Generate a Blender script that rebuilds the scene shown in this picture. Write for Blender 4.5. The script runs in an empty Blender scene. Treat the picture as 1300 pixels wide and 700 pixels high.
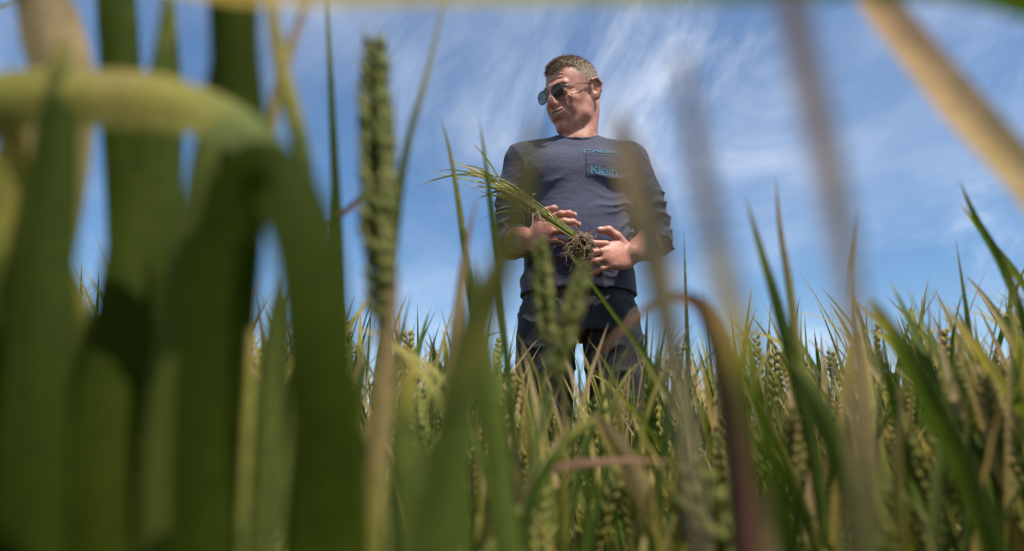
import bpy, math, random
import numpy as np
from mathutils import Vector, Matrix
from mathutils.bvhtree import BVHTree

rng = np.random.default_rng(11)
random.seed(11)
R = math.radians
scene = bpy.context.scene
COL = scene.collection

# ------------------------------------------------------------------ camera, sky, sun, exposure
CAM_H, PITCH, FPX = 0.49, R(16.0), 867.0          # lens height, upward tilt, focal length in photo pixels
cam_d = bpy.data.cameras.new('camera')
cam_d.lens = 36.0 * FPX / 1300.0
cam_d.sensor_width = 36.0
cam_d.clip_start = 0.01
cam_d.clip_end = 5000
cam_d.dof.use_dof = True
cam_d.dof.focus_distance = 1.98
cam_d.dof.aperture_fstop = 3.4
cam = bpy.data.objects.new('camera', cam_d)
cam.location = (0, 0, CAM_H)
cam.rotation_euler = (R(90) + PITCH, 0, 0)
COL.objects.link(cam)
scene.camera = cam

SUN_TO = Vector((0.34, -0.40, 1.0)).normalized()   # direction towards the sun
sun_el = math.asin(SUN_TO.z)
sun_rot = math.atan2(SUN_TO.x, SUN_TO.y)

world = bpy.data.worlds.new('World')
scene.world = world
world.use_nodes = True
wn, wl = world.node_tree.nodes, world.node_tree.links
wn.clear()


def N(nodes, kind, **kw):
    n = nodes.new(kind)
    for k, v in kw.items():
        if k.startswith('i_'):
            n.inputs[k[2:].replace('_', ' ')].default_value = v
        else:
            setattr(n, k, v)
    return n


def ramp(nodes, stops, interp='LINEAR'):
    n = nodes.new('ShaderNodeValToRGB')
    n.color_ramp.interpolation = interp
    el = n.color_ramp.elements
    while len(el) > 1:
        el.remove(el[-1])
    el[0].position = stops[0][0]
    c = stops[0][1]
    el[0].color = (*c, 1) if isinstance(c, tuple) else (c, c, c, 1)
    for p, c in stops[1:]:
        e = el.new(p)
        e.color = (*c, 1) if isinstance(c, tuple) else (c, c, c, 1)
    return n


sky = N(wn, 'ShaderNodeTexSky', sky_type='NISHITA', sun_disc=False, sun_elevation=sun_el, sun_rotation=sun_rot,
        air_density=1.0, dust_density=0.4, ozone_density=1.6, altitude=0)
tc = N(wn, 'ShaderNodeTexCoord')
sep = N(wn, 'ShaderNodeSeparateXYZ')
wl.new(tc.outputs['Generated'], sep.inputs[0])
zb = N(wn, 'ShaderNodeMath', operation='ADD'); zb.inputs[1].default_value = 0.30
zm = N(wn, 'ShaderNodeMath', operation='MAXIMUM'); zm.inputs[1].default_value = 0.02
wl.new(sep.outputs[2], zm.inputs[0]); wl.new(zm.outputs[0], zb.inputs[0])
dx = N(wn, 'ShaderNodeMath', operation='DIVIDE'); dy = N(wn, 'ShaderNodeMath', operation='DIVIDE')
wl.new(sep.outputs[0], dx.inputs[0]); wl.new(zb.outputs[0], dx.inputs[1])
wl.new(sep.outputs[1], dy.inputs[0]); wl.new(zb.outputs[0], dy.inputs[1])
cmb = N(wn, 'ShaderNodeCombineXYZ')
wl.new(dx.outputs[0], cmb.inputs[0]); wl.new(dy.outputs[0], cmb.inputs[1])


def cloud_layer(rot, scale, loc, nscale, detail, dist, stops):
    mp = N(wn, 'ShaderNodeMapping')
    mp.inputs['Rotation'].default_value = (0, 0, R(rot))
    mp.inputs['Scale'].default_value = scale
    mp.inputs['Location'].default_value = loc
    wl.new(cmb.outputs[0], mp.inputs[0])
    no = N(wn, 'ShaderNodeTexNoise')
    no.inputs['Scale'].default_value = nscale
    no.inputs['Detail'].default_value = detail
    no.inputs['Roughness'].default_value = 0.62
    no.inputs['Distortion'].default_value = dist
    wl.new(mp.outputs[0], no.inputs['Vector'])
    rp = ramp(wn, stops, 'EASE')
    wl.new(no.outputs[0], rp.inputs[0])
    return rp


c1 = cloud_layer(24, (1.0, 0.48, 1), (2.1, 6.7, 0), 2.3, 12, 1.0, [(0.42, 0.0), (0.80, 1.0)])     # long wisps
c2 = cloud_layer(-30, (1.0, 0.55, 1), (9.4, 2.2, 0), 0.85, 3, 0.4, [(0.39, 0.0), (0.62, 1.0)])   # where the wisps gather
c3 = cloud_layer(12, (1.0, 0.8, 1), (7.0, 2.2, 0), 0.9, 5, 0.2, [(0.42, 0.0), (0.85, 0.5)])      # thin veil
m1 = N(wn, 'ShaderNodeMath', operation='MULTIPLY')
wl.new(c1.outputs[0], m1.inputs[0]); wl.new(c2.outputs[0], m1.inputs[1])
m2 = N(wn, 'ShaderNodeMath', operation='ADD', use_clamp=True)
wl.new(m1.outputs[0], m2.inputs[0]); wl.new(c3.outputs[0], m2.inputs[1])
m3 = N(wn, 'ShaderNodeMath', operation='MULTIPLY'); m3.inputs[1].default_value = 0.66
wl.new(m2.outputs[0], m3.inputs[0])
hsv = N(wn, 'ShaderNodeHueSaturation'); hsv.inputs['Saturation'].default_value = 1.2
wl.new(sky.outputs[0], hsv.inputs['Color'])
cmix = N(wn, 'ShaderNodeMix', data_type='RGBA')
cmix.inputs['B'].default_value = (9.6, 10.0, 10.8, 1)
wl.new(m3.outputs[0], cmix.inputs['Factor']); wl.new(hsv.outputs[0], cmix.inputs['A'])
bg = N(wn, 'ShaderNodeBackground'); bg.inputs['Strength'].default_value = 0.105
wl.new(cmix.outputs['Result'], bg.inputs['Color'])
wo = N(wn, 'ShaderNodeOutputWorld')
wl.new(bg.outputs[0], wo.inputs['Surface'])

sun_d = bpy.data.lights.new('sun', 'SUN')
sun_d.energy = 5.0
sun_d.angle = R(0.53)
sun_d.color = (1.0, 0.94, 0.83)
sun = bpy.data.objects.new('sun', sun_d)
sun.rotation_euler = SUN_TO.to_track_quat('Z', 'Y').to_euler()
sun.location = (3, -3, 8)
COL.objects.link(sun)

scene.view_settings.view_transform = 'Standard'
scene.view_settings.look = 'None'
scene.view_settings.exposure = 0.5
scene.view_settings.gamma = 1.0
scene.view_settings.use_curve_mapping = False
scene.cycles.max_bounces = 8
scene.cycles.transmission_bounces = 6
scene.cycles.transparent_max_bounces = 8
scene.cycles.use_denoising = True


# ------------------------------------------------------------------ helpers
def tag(o, label=None, cat=None, group=None, kind=None):
    if label: o['label'] = label
    if cat: o['category'] = cat
    if group: o['group'] = group
    if kind: o['kind'] = kind
    return o


def empty(name, loc=(0, 0, 0)):
    o = bpy.data.objects.new(name, None)
    o.location = loc
    o.empty_display_size = 0.05
    COL.objects.link(o)
    return o


class Geo:
    """collects vertices, faces and a four-channel tone (along, random, dryness, across) per vertex"""
    def __init__(s):
        s.v, s.q, s.t, s.c, s.n = [], [], [], [], 0

    def add(s, v, quads=None, tris=None, tone=None):
        v = np.asarray(v, np.float32)
        if quads is not None and len(quads): s.q.append(np.asarray(quads, np.int64) + s.n)
        if tris is not None and len(tris): s.t.append(np.asarray(tris, np.int64) + s.n)
        s.v.append(v)
        s.c.append(np.zeros((len(v), 4), np.float32) if tone is None else np.asarray(tone, np.float32))
        s.n += len(v)

    def arrays(s):
        v = np.concatenate(s.v) if s.v else np.zeros((0, 3), np.float32)
        q = np.concatenate(s.q) if s.q else np.zeros((0, 4), np.int64)
        t = np.concatenate(s.t) if s.t else np.zeros((0, 3), np.int64)
        c = np.concatenate(s.c) if s.c else np.zeros((0, 4), np.float32)
        return v, q, t, c

    def mesh(s, name, mat, smooth=True):
        return raw_mesh(name, *s.arrays(), mat, smooth)


def raw_mesh(name, v, q, t, c, mat, smooth=True):
    me = bpy.data.meshes.new(name)
    nl = len(q) * 4 + len(t) * 3
    me.vertices.add(len(v)); me.vertices.foreach_set('co', np.ascontiguousarray(v, np.float32).ravel())
    me.loops.add(nl)
    me.loops.foreach_set('vertex_index', np.concatenate([q.ravel(), t.ravel()]).astype(np.int32))
    me.polygons.add(len(q) + len(t))
    ls = np.concatenate([np.arange(len(q)) * 4, len(q) * 4 + np.arange(len(t)) * 3]).astype(np.int32)
    me.polygons.foreach_set('loop_start', ls)
    me.polygons.foreach_set('use_smooth', np.full(len(ls), smooth, bool))
    if c is not None:
        a = me.attributes.new('tone', 'FLOAT_COLOR', 'POINT')
        a.data.foreach_set('color', np.ascontiguousarray(c, np.float32).ravel())
    me.update(calc_edges=True)
    if mat: me.materials.append(mat)
    return me


def put(name, me, parent=None):
    o = bpy.data.objects.new(name, me)
    COL.objects.link(o)
    o.parent = parent
    return o


def unit(v):
    v = np.asarray(v, float)
    return v / (np.linalg.norm(v) + 1e-12)


def spline(P, n):
    """Catmull-Rom through P, n samples"""
    P = np.asarray(P, float)
    if len(P) == 2:
        t = np.linspace(0, 1, n)[:, None]
        return P[0] * (1 - t) + P[1] * t
    Q = np.vstack([2 * P[0] - P[1], P, 2 * P[-1] - P[-2]])
    m = len(P) - 1
    u = np.linspace(0, m, n)
    i = np.minimum(u.astype(int), m - 1)
    f = (u - i)[:, None]
    a, b, c, d = Q[i], Q[i + 1], Q[i + 2], Q[i + 3]
    return 0.5 * (2 * b + (c - a) * f + (2 * a - 5 * b + 4 * c - d) * f ** 2 + (3 * b - 3 * c + d - a) * f ** 3)


def tangents(P):
    T = np.gradient(P, axis=0)
    return T / (np.linalg.norm(T, axis=1, keepdims=True) + 1e-12)


def tube(g, P, r, sides=6, tone=None, cap=True):
    P = np.asarray(P, float); n = len(P)
    r = np.broadcast_to(np.asarray(r, float), (n,))
    T = tangents(P)
    ref = np.array([0.0, 1.0, 0.0]) if abs(T[0][1]) < 0.9 else np.array([1.0, 0, 0])
    U = np.cross(T, ref); U /= np.linalg.norm(U, axis=1, keepdims=True) + 1e-12
    W = np.cross(T, U)
    a = np.linspace(0, 2 * math.pi, sides, endpoint=False)
    v = P[:, None] + r[:, None, None] * (np.cos(a)[None, :, None] * U[:, None] + np.sin(a)[None, :, None] * W[:, None])
    v = v.reshape(-1, 3)
    q = [(i * sides + j, i * sides + (j + 1) % sides, (i + 1) * sides + (j + 1) % sides, (i + 1) * sides + j)
         for i in range(n - 1) for j in range(sides)]
    tr = []
    if cap:
        v = np.vstack([v, P[:1], P[-1:]])
        k = n * sides
        tr = [(k, (j + 1) % sides, j) for j in range(sides)] + [(k + 1, (n - 1) * sides + j, (n - 1) * sides + (j + 1) % sides) for j in range(sides)]
    rnd, dry = tone if tone else (0.5, 0.0)
    al = np.repeat(np.linspace(0, 1, n), sides)
    c = np.zeros((len(v), 4)); c[:len(al), 0] = al; c[:, 1] = rnd; c[:, 2] = dry; c[:, 3] = 0.5
    if cap: c[-1, 0] = 1
    g.add(v, q, tr, c)


def ribbon(g, P, w, side, fold=0.18, tone=(0.5, 0.0), across=4, wave=0.0):
    """leaf blade along P with half-profile w (full widths) and side vectors; a keel and slightly raised margins"""
    P = np.asarray(P, float); n = len(P)
    T = tangents(P)
    side = np.asarray(side, float)
    if side.ndim == 1: side = np.broadcast_to(side, (n, 3))
    S = side - (side * T).sum(1, keepdims=True) * T
    S /= np.linalg.norm(S, axis=1, keepdims=True) + 1e-12
    Nn = np.cross(S, T)
    u = np.linspace(-1, 1, across + 1)
    prof = fold * (np.abs(u) ** 1.3)
    ph = np.linspace(0, 9, n)
    wav = wave * np.sin(ph[:, None] * 2.1 + 1.3 * np.sign(u)[None]) * np.abs(u)[None]
    w = np.asarray(w, float)[:, None, None]
    v = P[:, None] + 0.5 * w * u[None, :, None] * S[:, None] + w * (prof[None] + wav)[:, :, None] * Nn[:, None]
    m = across + 1
    i, j = np.meshgrid(np.arange(n - 1), np.arange(across), indexing='ij')
    i, j = i.ravel(), j.ravel()
    q = np.stack([i * m + j, i * m + j + 1, (i + 1) * m + j + 1, (i + 1) * m + j], 1)
    c = np.zeros((n * m, 4))
    c[:, 0] = np.repeat(np.linspace(0, 1, n), m); c[:, 1] = tone[0]; c[:, 2] = np.repeat(tone[1], m) if np.ndim(tone[1]) else tone[1]; c[:, 3] = np.tile(u * 0.5 + 0.5, n)
    g.add(v.reshape(-1, 3), q, None, c)


def leaf_w(n, wmax, base=0.75, peak=0.3):
    t = np.linspace(0, 1, n)
    up = base + (1 - base) * np.clip(t / peak, 0, 1) ** 0.7
    dn = 1 - np.clip((t - peak) / (1 - peak), 0, 1) ** 1.9
    return wmax * np.maximum(up * dn, 0.02)


# ------------------------------------------------------------------ materials
def new_mat(name):
    m = bpy.data.materials.new(name)
    m.use_nodes = True
    nt = m.node_tree
    nt.nodes.clear()
    out = nt.nodes.new('ShaderNodeOutputMaterial')
    return m, nt.nodes, nt.links, out


def principled(nodes, **kw):
    b = nodes.new('ShaderNodeBsdfPrincipled')
    for k, v in kw.items():
        b.inputs[k.replace('_', ' ')].default_value = v
    return b


def plant_mat(name, stops, trans=0.4, vein=26.0, rough=0.62, tint=(1.25, 1.25, 0.6)):
    """blade or stem: colour runs from fresh to withered with the tone attribute, veins and blotches on top"""
    m, nd, lk, out = new_mat(name)
    at = N(nd, 'ShaderNodeAttribute', attribute_name='tone')
    oi = N(nd, 'ShaderNodeObjectInfo')
    sp = N(nd, 'ShaderNodeSeparateColor'); lk.new(at.outputs['Color'], sp.inputs[0])
    tcn = N(nd, 'ShaderNodeTexCoord')
    no = N(nd, 'ShaderNodeTexNoise'); no.inputs['Scale'].default_value = 55; no.inputs['Detail'].default_value = 4
    lk.new(tcn.outputs['Object'], no.inputs['Vector'])
    rn = N(nd, 'ShaderNodeMath', operation='ADD'); lk.new(sp.outputs[1], rn.inputs[0]); lk.new(oi.outputs['Random'], rn.inputs[1])
    fr = N(nd, 'ShaderNodeMath', operation='FRACT'); lk.new(rn.outputs[0], fr.inputs[0])
    # s = along*0.8 + dry*1.6 - 0.8 + (noise-0.5)*0.35
    a1 = N(nd, 'ShaderNodeMath', operation='MULTIPLY_ADD'); a1.inputs[1].default_value = 1.6; a1.inputs[2].default_value = -0.975
    lk.new(sp.outputs[2], a1.inputs[0])
    a2 = N(nd, 'ShaderNodeMath', operation='MULTIPLY_ADD'); a2.inputs[1].default_value = 0.8
    lk.new(sp.outputs[0], a2.inputs[0]); lk.new(a1.outputs[0], a2.inputs[2])
    a3 = N(nd, 'ShaderNodeMath', operation='MULTIPLY_ADD'); a3.inputs[1].default_value = 0.35
    lk.new(no.outputs[0], a3.inputs[0]); lk.new(a2.outputs[0], a3.inputs[2])
    rp = ramp(nd, stops['wither']); lk.new(a3.outputs[0], rp.inputs[0])
    gr = ramp(nd, stops['fresh']); lk.new(fr.outputs[0], gr.inputs[0])
    # fresh colour where s<0
    sel = N(nd, 'ShaderNodeMapRange'); sel.inputs['From Min'].default_value = -0.05; sel.inputs['From Max'].default_value = 0.12
    lk.new(a3.outputs[0], sel.inputs['Value'])
    mx = N(nd, 'ShaderNodeMix', data_type='RGBA')
    lk.new(sel.outputs[0], mx.inputs['Factor']); lk.new(gr.outputs[0], mx.inputs['A']); lk.new(rp.outputs[0], mx.inputs['B'])
    # veins across the blade
    wv = N(nd, 'ShaderNodeMath', operation='MULTIPLY'); wv.inputs[1].default_value = vein * 6.283
    lk.new(at.outputs['Alpha'], wv.inputs[0])
    sn = N(nd, 'ShaderNodeMath', operation='SINE'); lk.new(wv.outputs[0], sn.inputs[0])
    vm = N(nd, 'ShaderNodeMapRange'); vm.inputs['From Min'].default_value = -1; vm.inputs['To Min'].default_value = 0.82; vm.inputs['To Max'].default_value = 1.1
    lk.new(sn.outputs[0], vm.inputs['Value'])
    # blotches
    n2 = N(nd, 'ShaderNodeTexNoise'); n2.inputs['Scale'].default_value = 240; n2.inputs['Detail'].default_value = 3
    lk.new(tcn.outputs['Object'], n2.inputs['Vector'])
    bl = ramp(nd, [(0.3, 0.72), (0.5, 1.0), (0.72, 1.12)]); lk.new(n2.outputs[0], bl.inputs[0])
    mm = N(nd, 'ShaderNodeMath', operation='MULTIPLY'); lk.new(vm.outputs[0], mm.inputs[0]); lk.new(bl.outputs[0], mm.inputs[1])
    col = N(nd, 'ShaderNodeVectorMath', operation='SCALE')
    lk.new(mx.outputs['Result'], col.inputs[0]); lk.new(mm.outputs[0], col.inputs['Scale'])
    bp = N(nd, 'ShaderNodeBump'); bp.inputs['Strength'].default_value = 0.25; bp.inputs['Distance'].default_value = 0.0004
    lk.new(sn.outputs[0], bp.inputs['Height'])
    b = principled(nd, Roughness=rough)
    b.inputs['Specular IOR Level'].default_value = 0.2
    lk.new(col.outputs[0], b.inputs['Base Color']); lk.new(bp.outputs[0], b.inputs['Normal'])
    if trans > 0:
        tr = N(nd, 'ShaderNodeBsdfTranslucent')
        tcx = N(nd, 'ShaderNodeMix', data_type='RGBA', blend_type='MULTIPLY'); tcx.inputs['Factor'].default_value = 1
        tcx.inputs['B'].default_value = (*tint, 1)
        lk.new(col.outputs[0], tcx.inputs['A']); lk.new(tcx.outputs['Result'], tr.inputs[0])
        ms = N(nd, 'ShaderNodeMixShader'); ms.inputs[0].default_value = trans
        lk.new(b.outputs[0], ms.inputs[1]); lk.new(tr.outputs[0], ms.inputs[2])
        lk.new(ms.outputs[0], out.inputs[0])
    else:
        lk.new(b.outputs[0], out.inputs[0])
    return m


GREEN = [(0.0, (0.042, 0.076, 0.008)), (0.35, (0.068, 0.112, 0.013)), (0.7, (0.105, 0.148, 0.023)), (1.0, (0.150, 0.180, 0.040))]
WITHER = [(0.0, (0.13, 0.17, 0.035)), (0.2, (0.34, 0.30, 0.07)), (0.42, (0.47, 0.34, 0.16)), (0.75, (0.45, 0.31, 0.18)), (1.0, (0.34, 0.21, 0.13))]
M_LEAF = plant_mat('wheat_leaf_blade', {'fresh': GREEN, 'wither': WITHER}, 0.42)
M_DARK = plant_mat('wheat_leaf_shaded_green', {'fresh': [(0.0, (0.034, 0.062, 0.001)), (1.0, (0.062, 0.088, 0.003))], 'wither': WITHER}, 0.58, rough=.75)  # darker copy of the blade: shade of the thick growth put into its green
M_RED = plant_mat('wheat_leaf_reddened', {'fresh': [(0.0, (0.15, 0.078, 0.048)), (1.0, (0.19, 0.10, 0.06))],
                                         'wither': [(0.0, (0.20, 0.10, 0.06)), (0.5, (0.29, 0.16, 0.095)), (1.0, (0.34, 0.21, 0.14))]}, 0.35, tint=(1.1, 1.0, .8))
M_STRAW = plant_mat('wheat_leaf_straw', {'fresh': [(0.0, (0.52, 0.41, 0.25)), (1.0, (0.58, 0.45, 0.29))],
                                        'wither': [(0.0, (0.54, 0.42, 0.22)), (0.35, (0.60, 0.44, 0.29)), (1.0, (0.56, 0.37, 0.25))]}, 0.38, tint=(1.15, 1.08, .85))
M_STEM = plant_mat('wheat_stem', {'fresh': [(0.0, (0.095, 0.125, 0.03)), (1.0, (0.15, 0.165, 0.05))], 'wither': WITHER}, 0.12, vein=8, rough=0.42)
M_EAR = plant_mat('wheat_ear_grain', {'fresh': [(0.0, (0.20, 0.235, 0.06)), (1.0, (0.30, 0.305, 0.10))], 'wither': WITHER}, 0.42, vein=5, rough=0.5)

m, nd, lk, out = new_mat('field_soil')
tcn = N(nd, 'ShaderNodeTexCoord')
no = N(nd, 'ShaderNodeTexNoise'); no.inputs['Scale'].default_value = 9; no.inputs['Detail'].default_value = 8; no.inputs['Roughness'].default_value = 0.7
lk.new(tcn.outputs['Object'], no.inputs['Vector'])
rp = ramp(nd, [(0.3, (0.035, 0.024, 0.015)), (0.55, (0.085, 0.058, 0.036)), (0.75, (0.15, 0.105, 0.065))])
lk.new(no.outputs[0], rp.inputs[0])
bp = N(nd, 'ShaderNodeBump'); bp.inputs['Strength'].default_value = 0.8; bp.inputs['Distance'].default_value = 0.03
lk.new(no.outputs[0], bp.inputs['Height'])
b = principled(nd, Roughness=0.95); lk.new(rp.outputs[0], b.inputs['Base Color']); lk.new(bp.outputs[0], b.inputs['Normal'])
lk.new(b.outputs[0], out.inputs[0])
M_SOIL = m


# ------------------------------------------------------------------ ground: one sheet to the horizon
g = Geo()
xs = np.concatenate([[-900, -300, -80, -25], np.linspace(-9, 9, 61), [25, 80, 300, 900]])
ys = np.concatenate([[-300, -60, -12], np.linspace(-3, 15, 61), [28, 60, 160, 400, 1200]])
gx, gy = np.meshgrid(xs, ys, indexing='ij')
gz = 0.02 * np.sin(gx * 5.1 + np.sin(gy * 3.7)) * np.sin(gy * 4.3 + 1) + 0.012 * np.sin(gx * 13 + gy * 9)
gz *= (np.abs(gx) < 12) & (gy < 16) & (gy > -4)
i, j = np.meshgrid(np.arange(len(xs) - 1), np.arange(len(ys) - 1), indexing='ij')
i, j = i.ravel(), j.ravel(); k = len(ys)
g.add(np.stack([gx.ravel(), gy.ravel(), gz.ravel() - 0.02], 1), np.stack([i * k + j, (i + 1) * k + j, (i + 1) * k + j + 1, i * k + j + 1], 1))
tag(put('ground', g.mesh('ground', M_SOIL)), 'bare brown soil under the wheat crop', kind='structure')


# ------------------------------------------------------------------ smooth solid modelling: distance field to mesh
class Field:
    def __init__(s, lo, hi, h):
        s.lo = np.array(lo, float); s.h = h
        s.n = np.ceil((np.array(hi) - s.lo) / h).astype(int) + 1
        s.F = np.full(s.n, 0.2, np.float32)

    def region(s, lo, hi):
        a = np.clip(np.floor((np.array(lo) - s.lo) / s.h).astype(int), 0, s.n)
        b = np.clip(np.ceil((np.array(hi) - s.lo) / s.h).astype(int) + 1, 0, s.n)
        if (b <= a).any(): return None
        ax = [(s.lo[k] + np.arange(a[k], b[k]) * s.h).astype(np.float32) for k in range(3)]
        return (slice(a[0], b[0]), slice(a[1], b[1]), slice(a[2], b[2])), ax[0][:, None, None], ax[1][None, :, None], ax[2][None, None, :]

    def op(s, fn, lo, hi, k=0.01, mode='add'):
        m = k + 3 * s.h
        r = s.region(np.array(lo) - m, np.array(hi) + m)
        if r is None: return
        sl, X, Y, Z = r
        d = fn(X, Y, Z).astype(np.float32)
        F = s.F[sl]
        if mode == 'add':
            hh = np.maximum(k - np.abs(F - d), 0) / k
            s.F[sl] = np.minimum(F, d) - hh * hh * k * 0.25
        else:
            hh = np.maximum(k - np.abs(F + d), 0) / k
            s.F[sl] = np.maximum(F, -d) + hh * hh * k * 0.25

    def cap(s, a, b, ra, rb=None, k=0.01, mode='add'):
        rb = ra if rb is None else rb
        a, b = np.array(a, float), np.array(b, float)
        ba = b - a; L = max(ba @ ba, 1e-12)

        def fn(X, Y, Z):
            px, py, pz = X - a[0], Y - a[1], Z - a[2]
            t = np.clip((px * ba[0] + py * ba[1] + pz * ba[2]) / L, 0, 1)
            return np.sqrt((px - t * ba[0]) ** 2 + (py - t * ba[1]) ** 2 + (pz - t * ba[2]) ** 2) - (ra + (rb - ra) * t)
        rr = max(ra, rb)
        s.op(fn, np.minimum(a, b) - rr, np.maximum(a, b) + rr, k, mode)

    def chain(s, P, r, k=0.01, mode='add'):
        for q in range(len(P) - 1):
            s.cap(P[q], P[q + 1], r[q], r[q + 1], k, mode)

    def ell(s, c, r, A=None, k=0.01, mode='add'):
        c, r = np.array(c, float), np.array(r, float)
        A = np.eye(3) if A is None else np.asarray(A, float)      # columns: the ellipsoid's own axes

        def fn(X, Y, Z):
            px, py, pz = X - c[0], Y - c[1], Z - c[2]
            q = [px * A[0, i] + py * A[1, i] + pz * A[2, i] for i in range(3)]
            k0 = np.sqrt(sum((q[i] / r[i]) ** 2 for i in range(3)))
            k1 = np.sqrt(sum((q[i] / r[i] ** 2) ** 2 for i in range(3))) + 1e-9
            return k0 * (k0 - 1) / k1
        e = np.abs(A) @ r
        s.op(fn, c - e, c + e, k, mode)

    def loft(s, tab, k=0.01, power=2.3, mode='add'):
        """tab rows: z, centre x, centre y, half width, half depth"""
        tab = np.array(tab, float); zz = tab[:, 0]

        def fn(X, Y, Z):
            t = np.clip(Z.ravel(), zz[0], zz[-1])
            cx, cy, a, b = [np.interp(t, zz, tab[:, q])[None, None, :] for q in (1, 2, 3, 4)]
            d = ((np.abs(X - cx) / a) ** power + (np.abs(Y - cy) / b) ** power) ** (1 / power)
            d = (d - 1) * np.minimum(a, b)
            return np.maximum(d, np.maximum(zz[0] - Z, Z - zz[-1]))
        lo = np.array([(tab[:, 1] - tab[:, 3]).min(), (tab[:, 2] - tab[:, 4]).min(), zz[0]])
        hi = np.array([(tab[:, 1] + tab[:, 3]).max(), (tab[:, 2] + tab[:, 4]).max(), zz[-1]])
        s.op(fn, lo, hi, k, mode)

    def polygonise(s):
        F = s.F; h = s.h
        I = F < 0
        cnt = np.zeros(tuple(s.n - 1), np.int8)
        for dx in (0, 1):
            for dy in (0, 1):
                for dz in (0, 1):
                    cnt += I[dx:dx + s.n[0] - 1, dy:dy + s.n[1] - 1, dz:dz + s.n[2] - 1]
        act = np.argwhere((cnt > 0) & (cnt < 8))
        ids = np.full(tuple(s.n - 1), -1, np.int32)
        ids[act[:, 0], act[:, 1], act[:, 2]] = np.arange(len(act))
        acc = np.zeros((len(act), 3)); num = np.zeros(len(act))
        C = [(0, 0, 0), (1, 0, 0), (0, 1, 0), (1, 1, 0), (0, 0, 1), (1, 0, 1), (0, 1, 1), (1, 1, 1)]
        fv = [F[act[:, 0] + c[0], act[:, 1] + c[1], act[:, 2] + c[2]] for c in C]
        for a in range(8):
            for b in range(a + 1, 8):
                if sum(abs(C[a][q] - C[b][q]) for q in range(3)) != 1: continue
                x = (fv[a] < 0) != (fv[b] < 0)
                t = (fv[a] / (fv[a] - fv[b] + 1e-12))[x][:, None]
                acc[x] += np.array(C[a]) + t * (np.array(C[b]) - np.array(C[a]))
                num[x] += 1
        V = s.lo + (act + acc / num[:, None]) * h
        Q = []
        for ax in range(3):
            sl0 = [slice(1, -1)] * 3; sl1 = [slice(1, -1)] * 3
            sl0[ax] = slice(0, -1); sl1[ax] = slice(1, None)
            A, B = I[tuple(sl0)], I[tuple(sl1)]
            e = np.argwhere(A != B)
            ins = A[e[:, 0], e[:, 1], e[:, 2]]
            off = np.ones(3, int); off[ax] = 0
            e = e + off
            b, c = (ax + 1) % 3, (ax + 2) % 3
            def cell(db, dc):
                p = e.copy(); p[:, b] -= db; p[:, c] -= dc
                return ids[p[:, 0], p[:, 1], p[:, 2]]
            q = np.stack([cell(1, 1), cell(0, 1), cell(0, 0), cell(1, 0)], 1)
            q[~ins] = q[~ins][:, ::-1]
            Q.append(q)
        Q = np.concatenate(Q)
        return V, Q[(Q >= 0).all(1)]


def relax(V, Q, it=1, f=0.5):
    E_ = np.concatenate([Q[:, [0, 1]], Q[:, [1, 2]], Q[:, [2, 3]], Q[:, [3, 0]]])
    E_ = np.concatenate([E_, E_[:, ::-1]])
    deg = np.bincount(E_[:, 0], minlength=len(V))[:, None]
    for _ in range(it):
        S = np.stack([np.bincount(E_[:, 0], V[E_[:, 1], q], minlength=len(V)) for q in range(3)], 1)
        V = V * (1 - f) + f * S / np.maximum(deg, 1)
    return V


NOT = np.zeros((0, 3), np.int64)

# ------------------------------------------------------------------ the person
MX, MY = 0.200, 1.95                        # where he stands
HEAD_O = np.array([0.191, 1.925, 1.640])     # eye level, middle of the head


def rot_axes(yaw, pitch, roll):
    """columns: his right, face direction, crown direction"""
    base = Matrix(((-1, 0, 0), (0, -1, 0), (0, 0, 1)))
    M = Matrix.Rotation(R(-yaw), 3, 'Z') @ base @ Matrix.Rotation(R(-pitch), 3, 'X') @ Matrix.Rotation(R(roll), 3, 'Y')
    return np.array(M)


HEAD_A = rot_axes(49, 18, -3)


def HP(x, y, z):
    return HEAD_O + HEAD_A @ np.array([x * .95, y, z], float)


def headlocal(V):
    return (V - HEAD_O) @ HEAD_A


HS = 2.5e-3
body = Field((-0.10, 1.52, 0.96), (0.54, 2.12, 1.80), HS)
# torso and shoulders under the shirt
body.loft([(0.98, MX, MY, .13, .090), (1.08, MX, MY - .005, .125, .095), (1.28, MX, MY, .13, .095), (1.39, MX, MY + .01, .14, .09), (1.44, MX, MY + .02, .11, .065), (1.48, MX, MY + .02, .062, .05)], 0.02)
JOINT = {  # shoulder, elbow, wrist of the arm seen on the left and on the right of the picture
    'a': ((0.035, 1.97, 1.425), (-0.002, 1.965, 1.160), (0.045, 1.745, 1.092)),
    'b': ((0.370, 1.97, 1.425), (0.437, 1.975, 1.172), (0.328, 1.765, 1.058)),
}
for sh, el, wr in JOINT.values():
    sh, el, wr = map(np.array, (sh, el, wr))
    body.cap(sh, el, .046, .038, 0.02)
    body.chain([el, el + (wr - el) * .3, el + (wr - el) * .7, wr], [.038, .043, .034, .0275], 0.012)
    body.cap([MX + (sh[0] - MX) * .4, MY + .02, 1.44], sh, .055, .05, 0.03)
# neck
nk0, nk1 = HP(0, -.034, -.055), np.array([MX + .008, MY + .018, 1.475])
body.cap(nk0, nk1, .054, .060, 0.02)
body.cap(HP(-.045, -.045, -.035), [MX + .03, MY - .035, 1.475], .016, .014, 0.02)
body.cap(HP(.045, -.045, -.035), [MX - .03, MY - .035, 1.475], .016, .014, 0.02)
body.cap(HP(0, .020, -.100), [MX, MY - .02, 1.48], .022, .028, 0.03)


def he(c, r, k=0.012, mode='add', ax=None):
    A = HEAD_A if ax is None else HEAD_A @ np.array(ax)
    body.ell(HP(*c), r, A, k, mode)


def hc(a, b, ra, rb=None, k=0.008, mode='add'):
    body.cap(HP(*a), HP(*b), ra, rb, k, mode)


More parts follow.
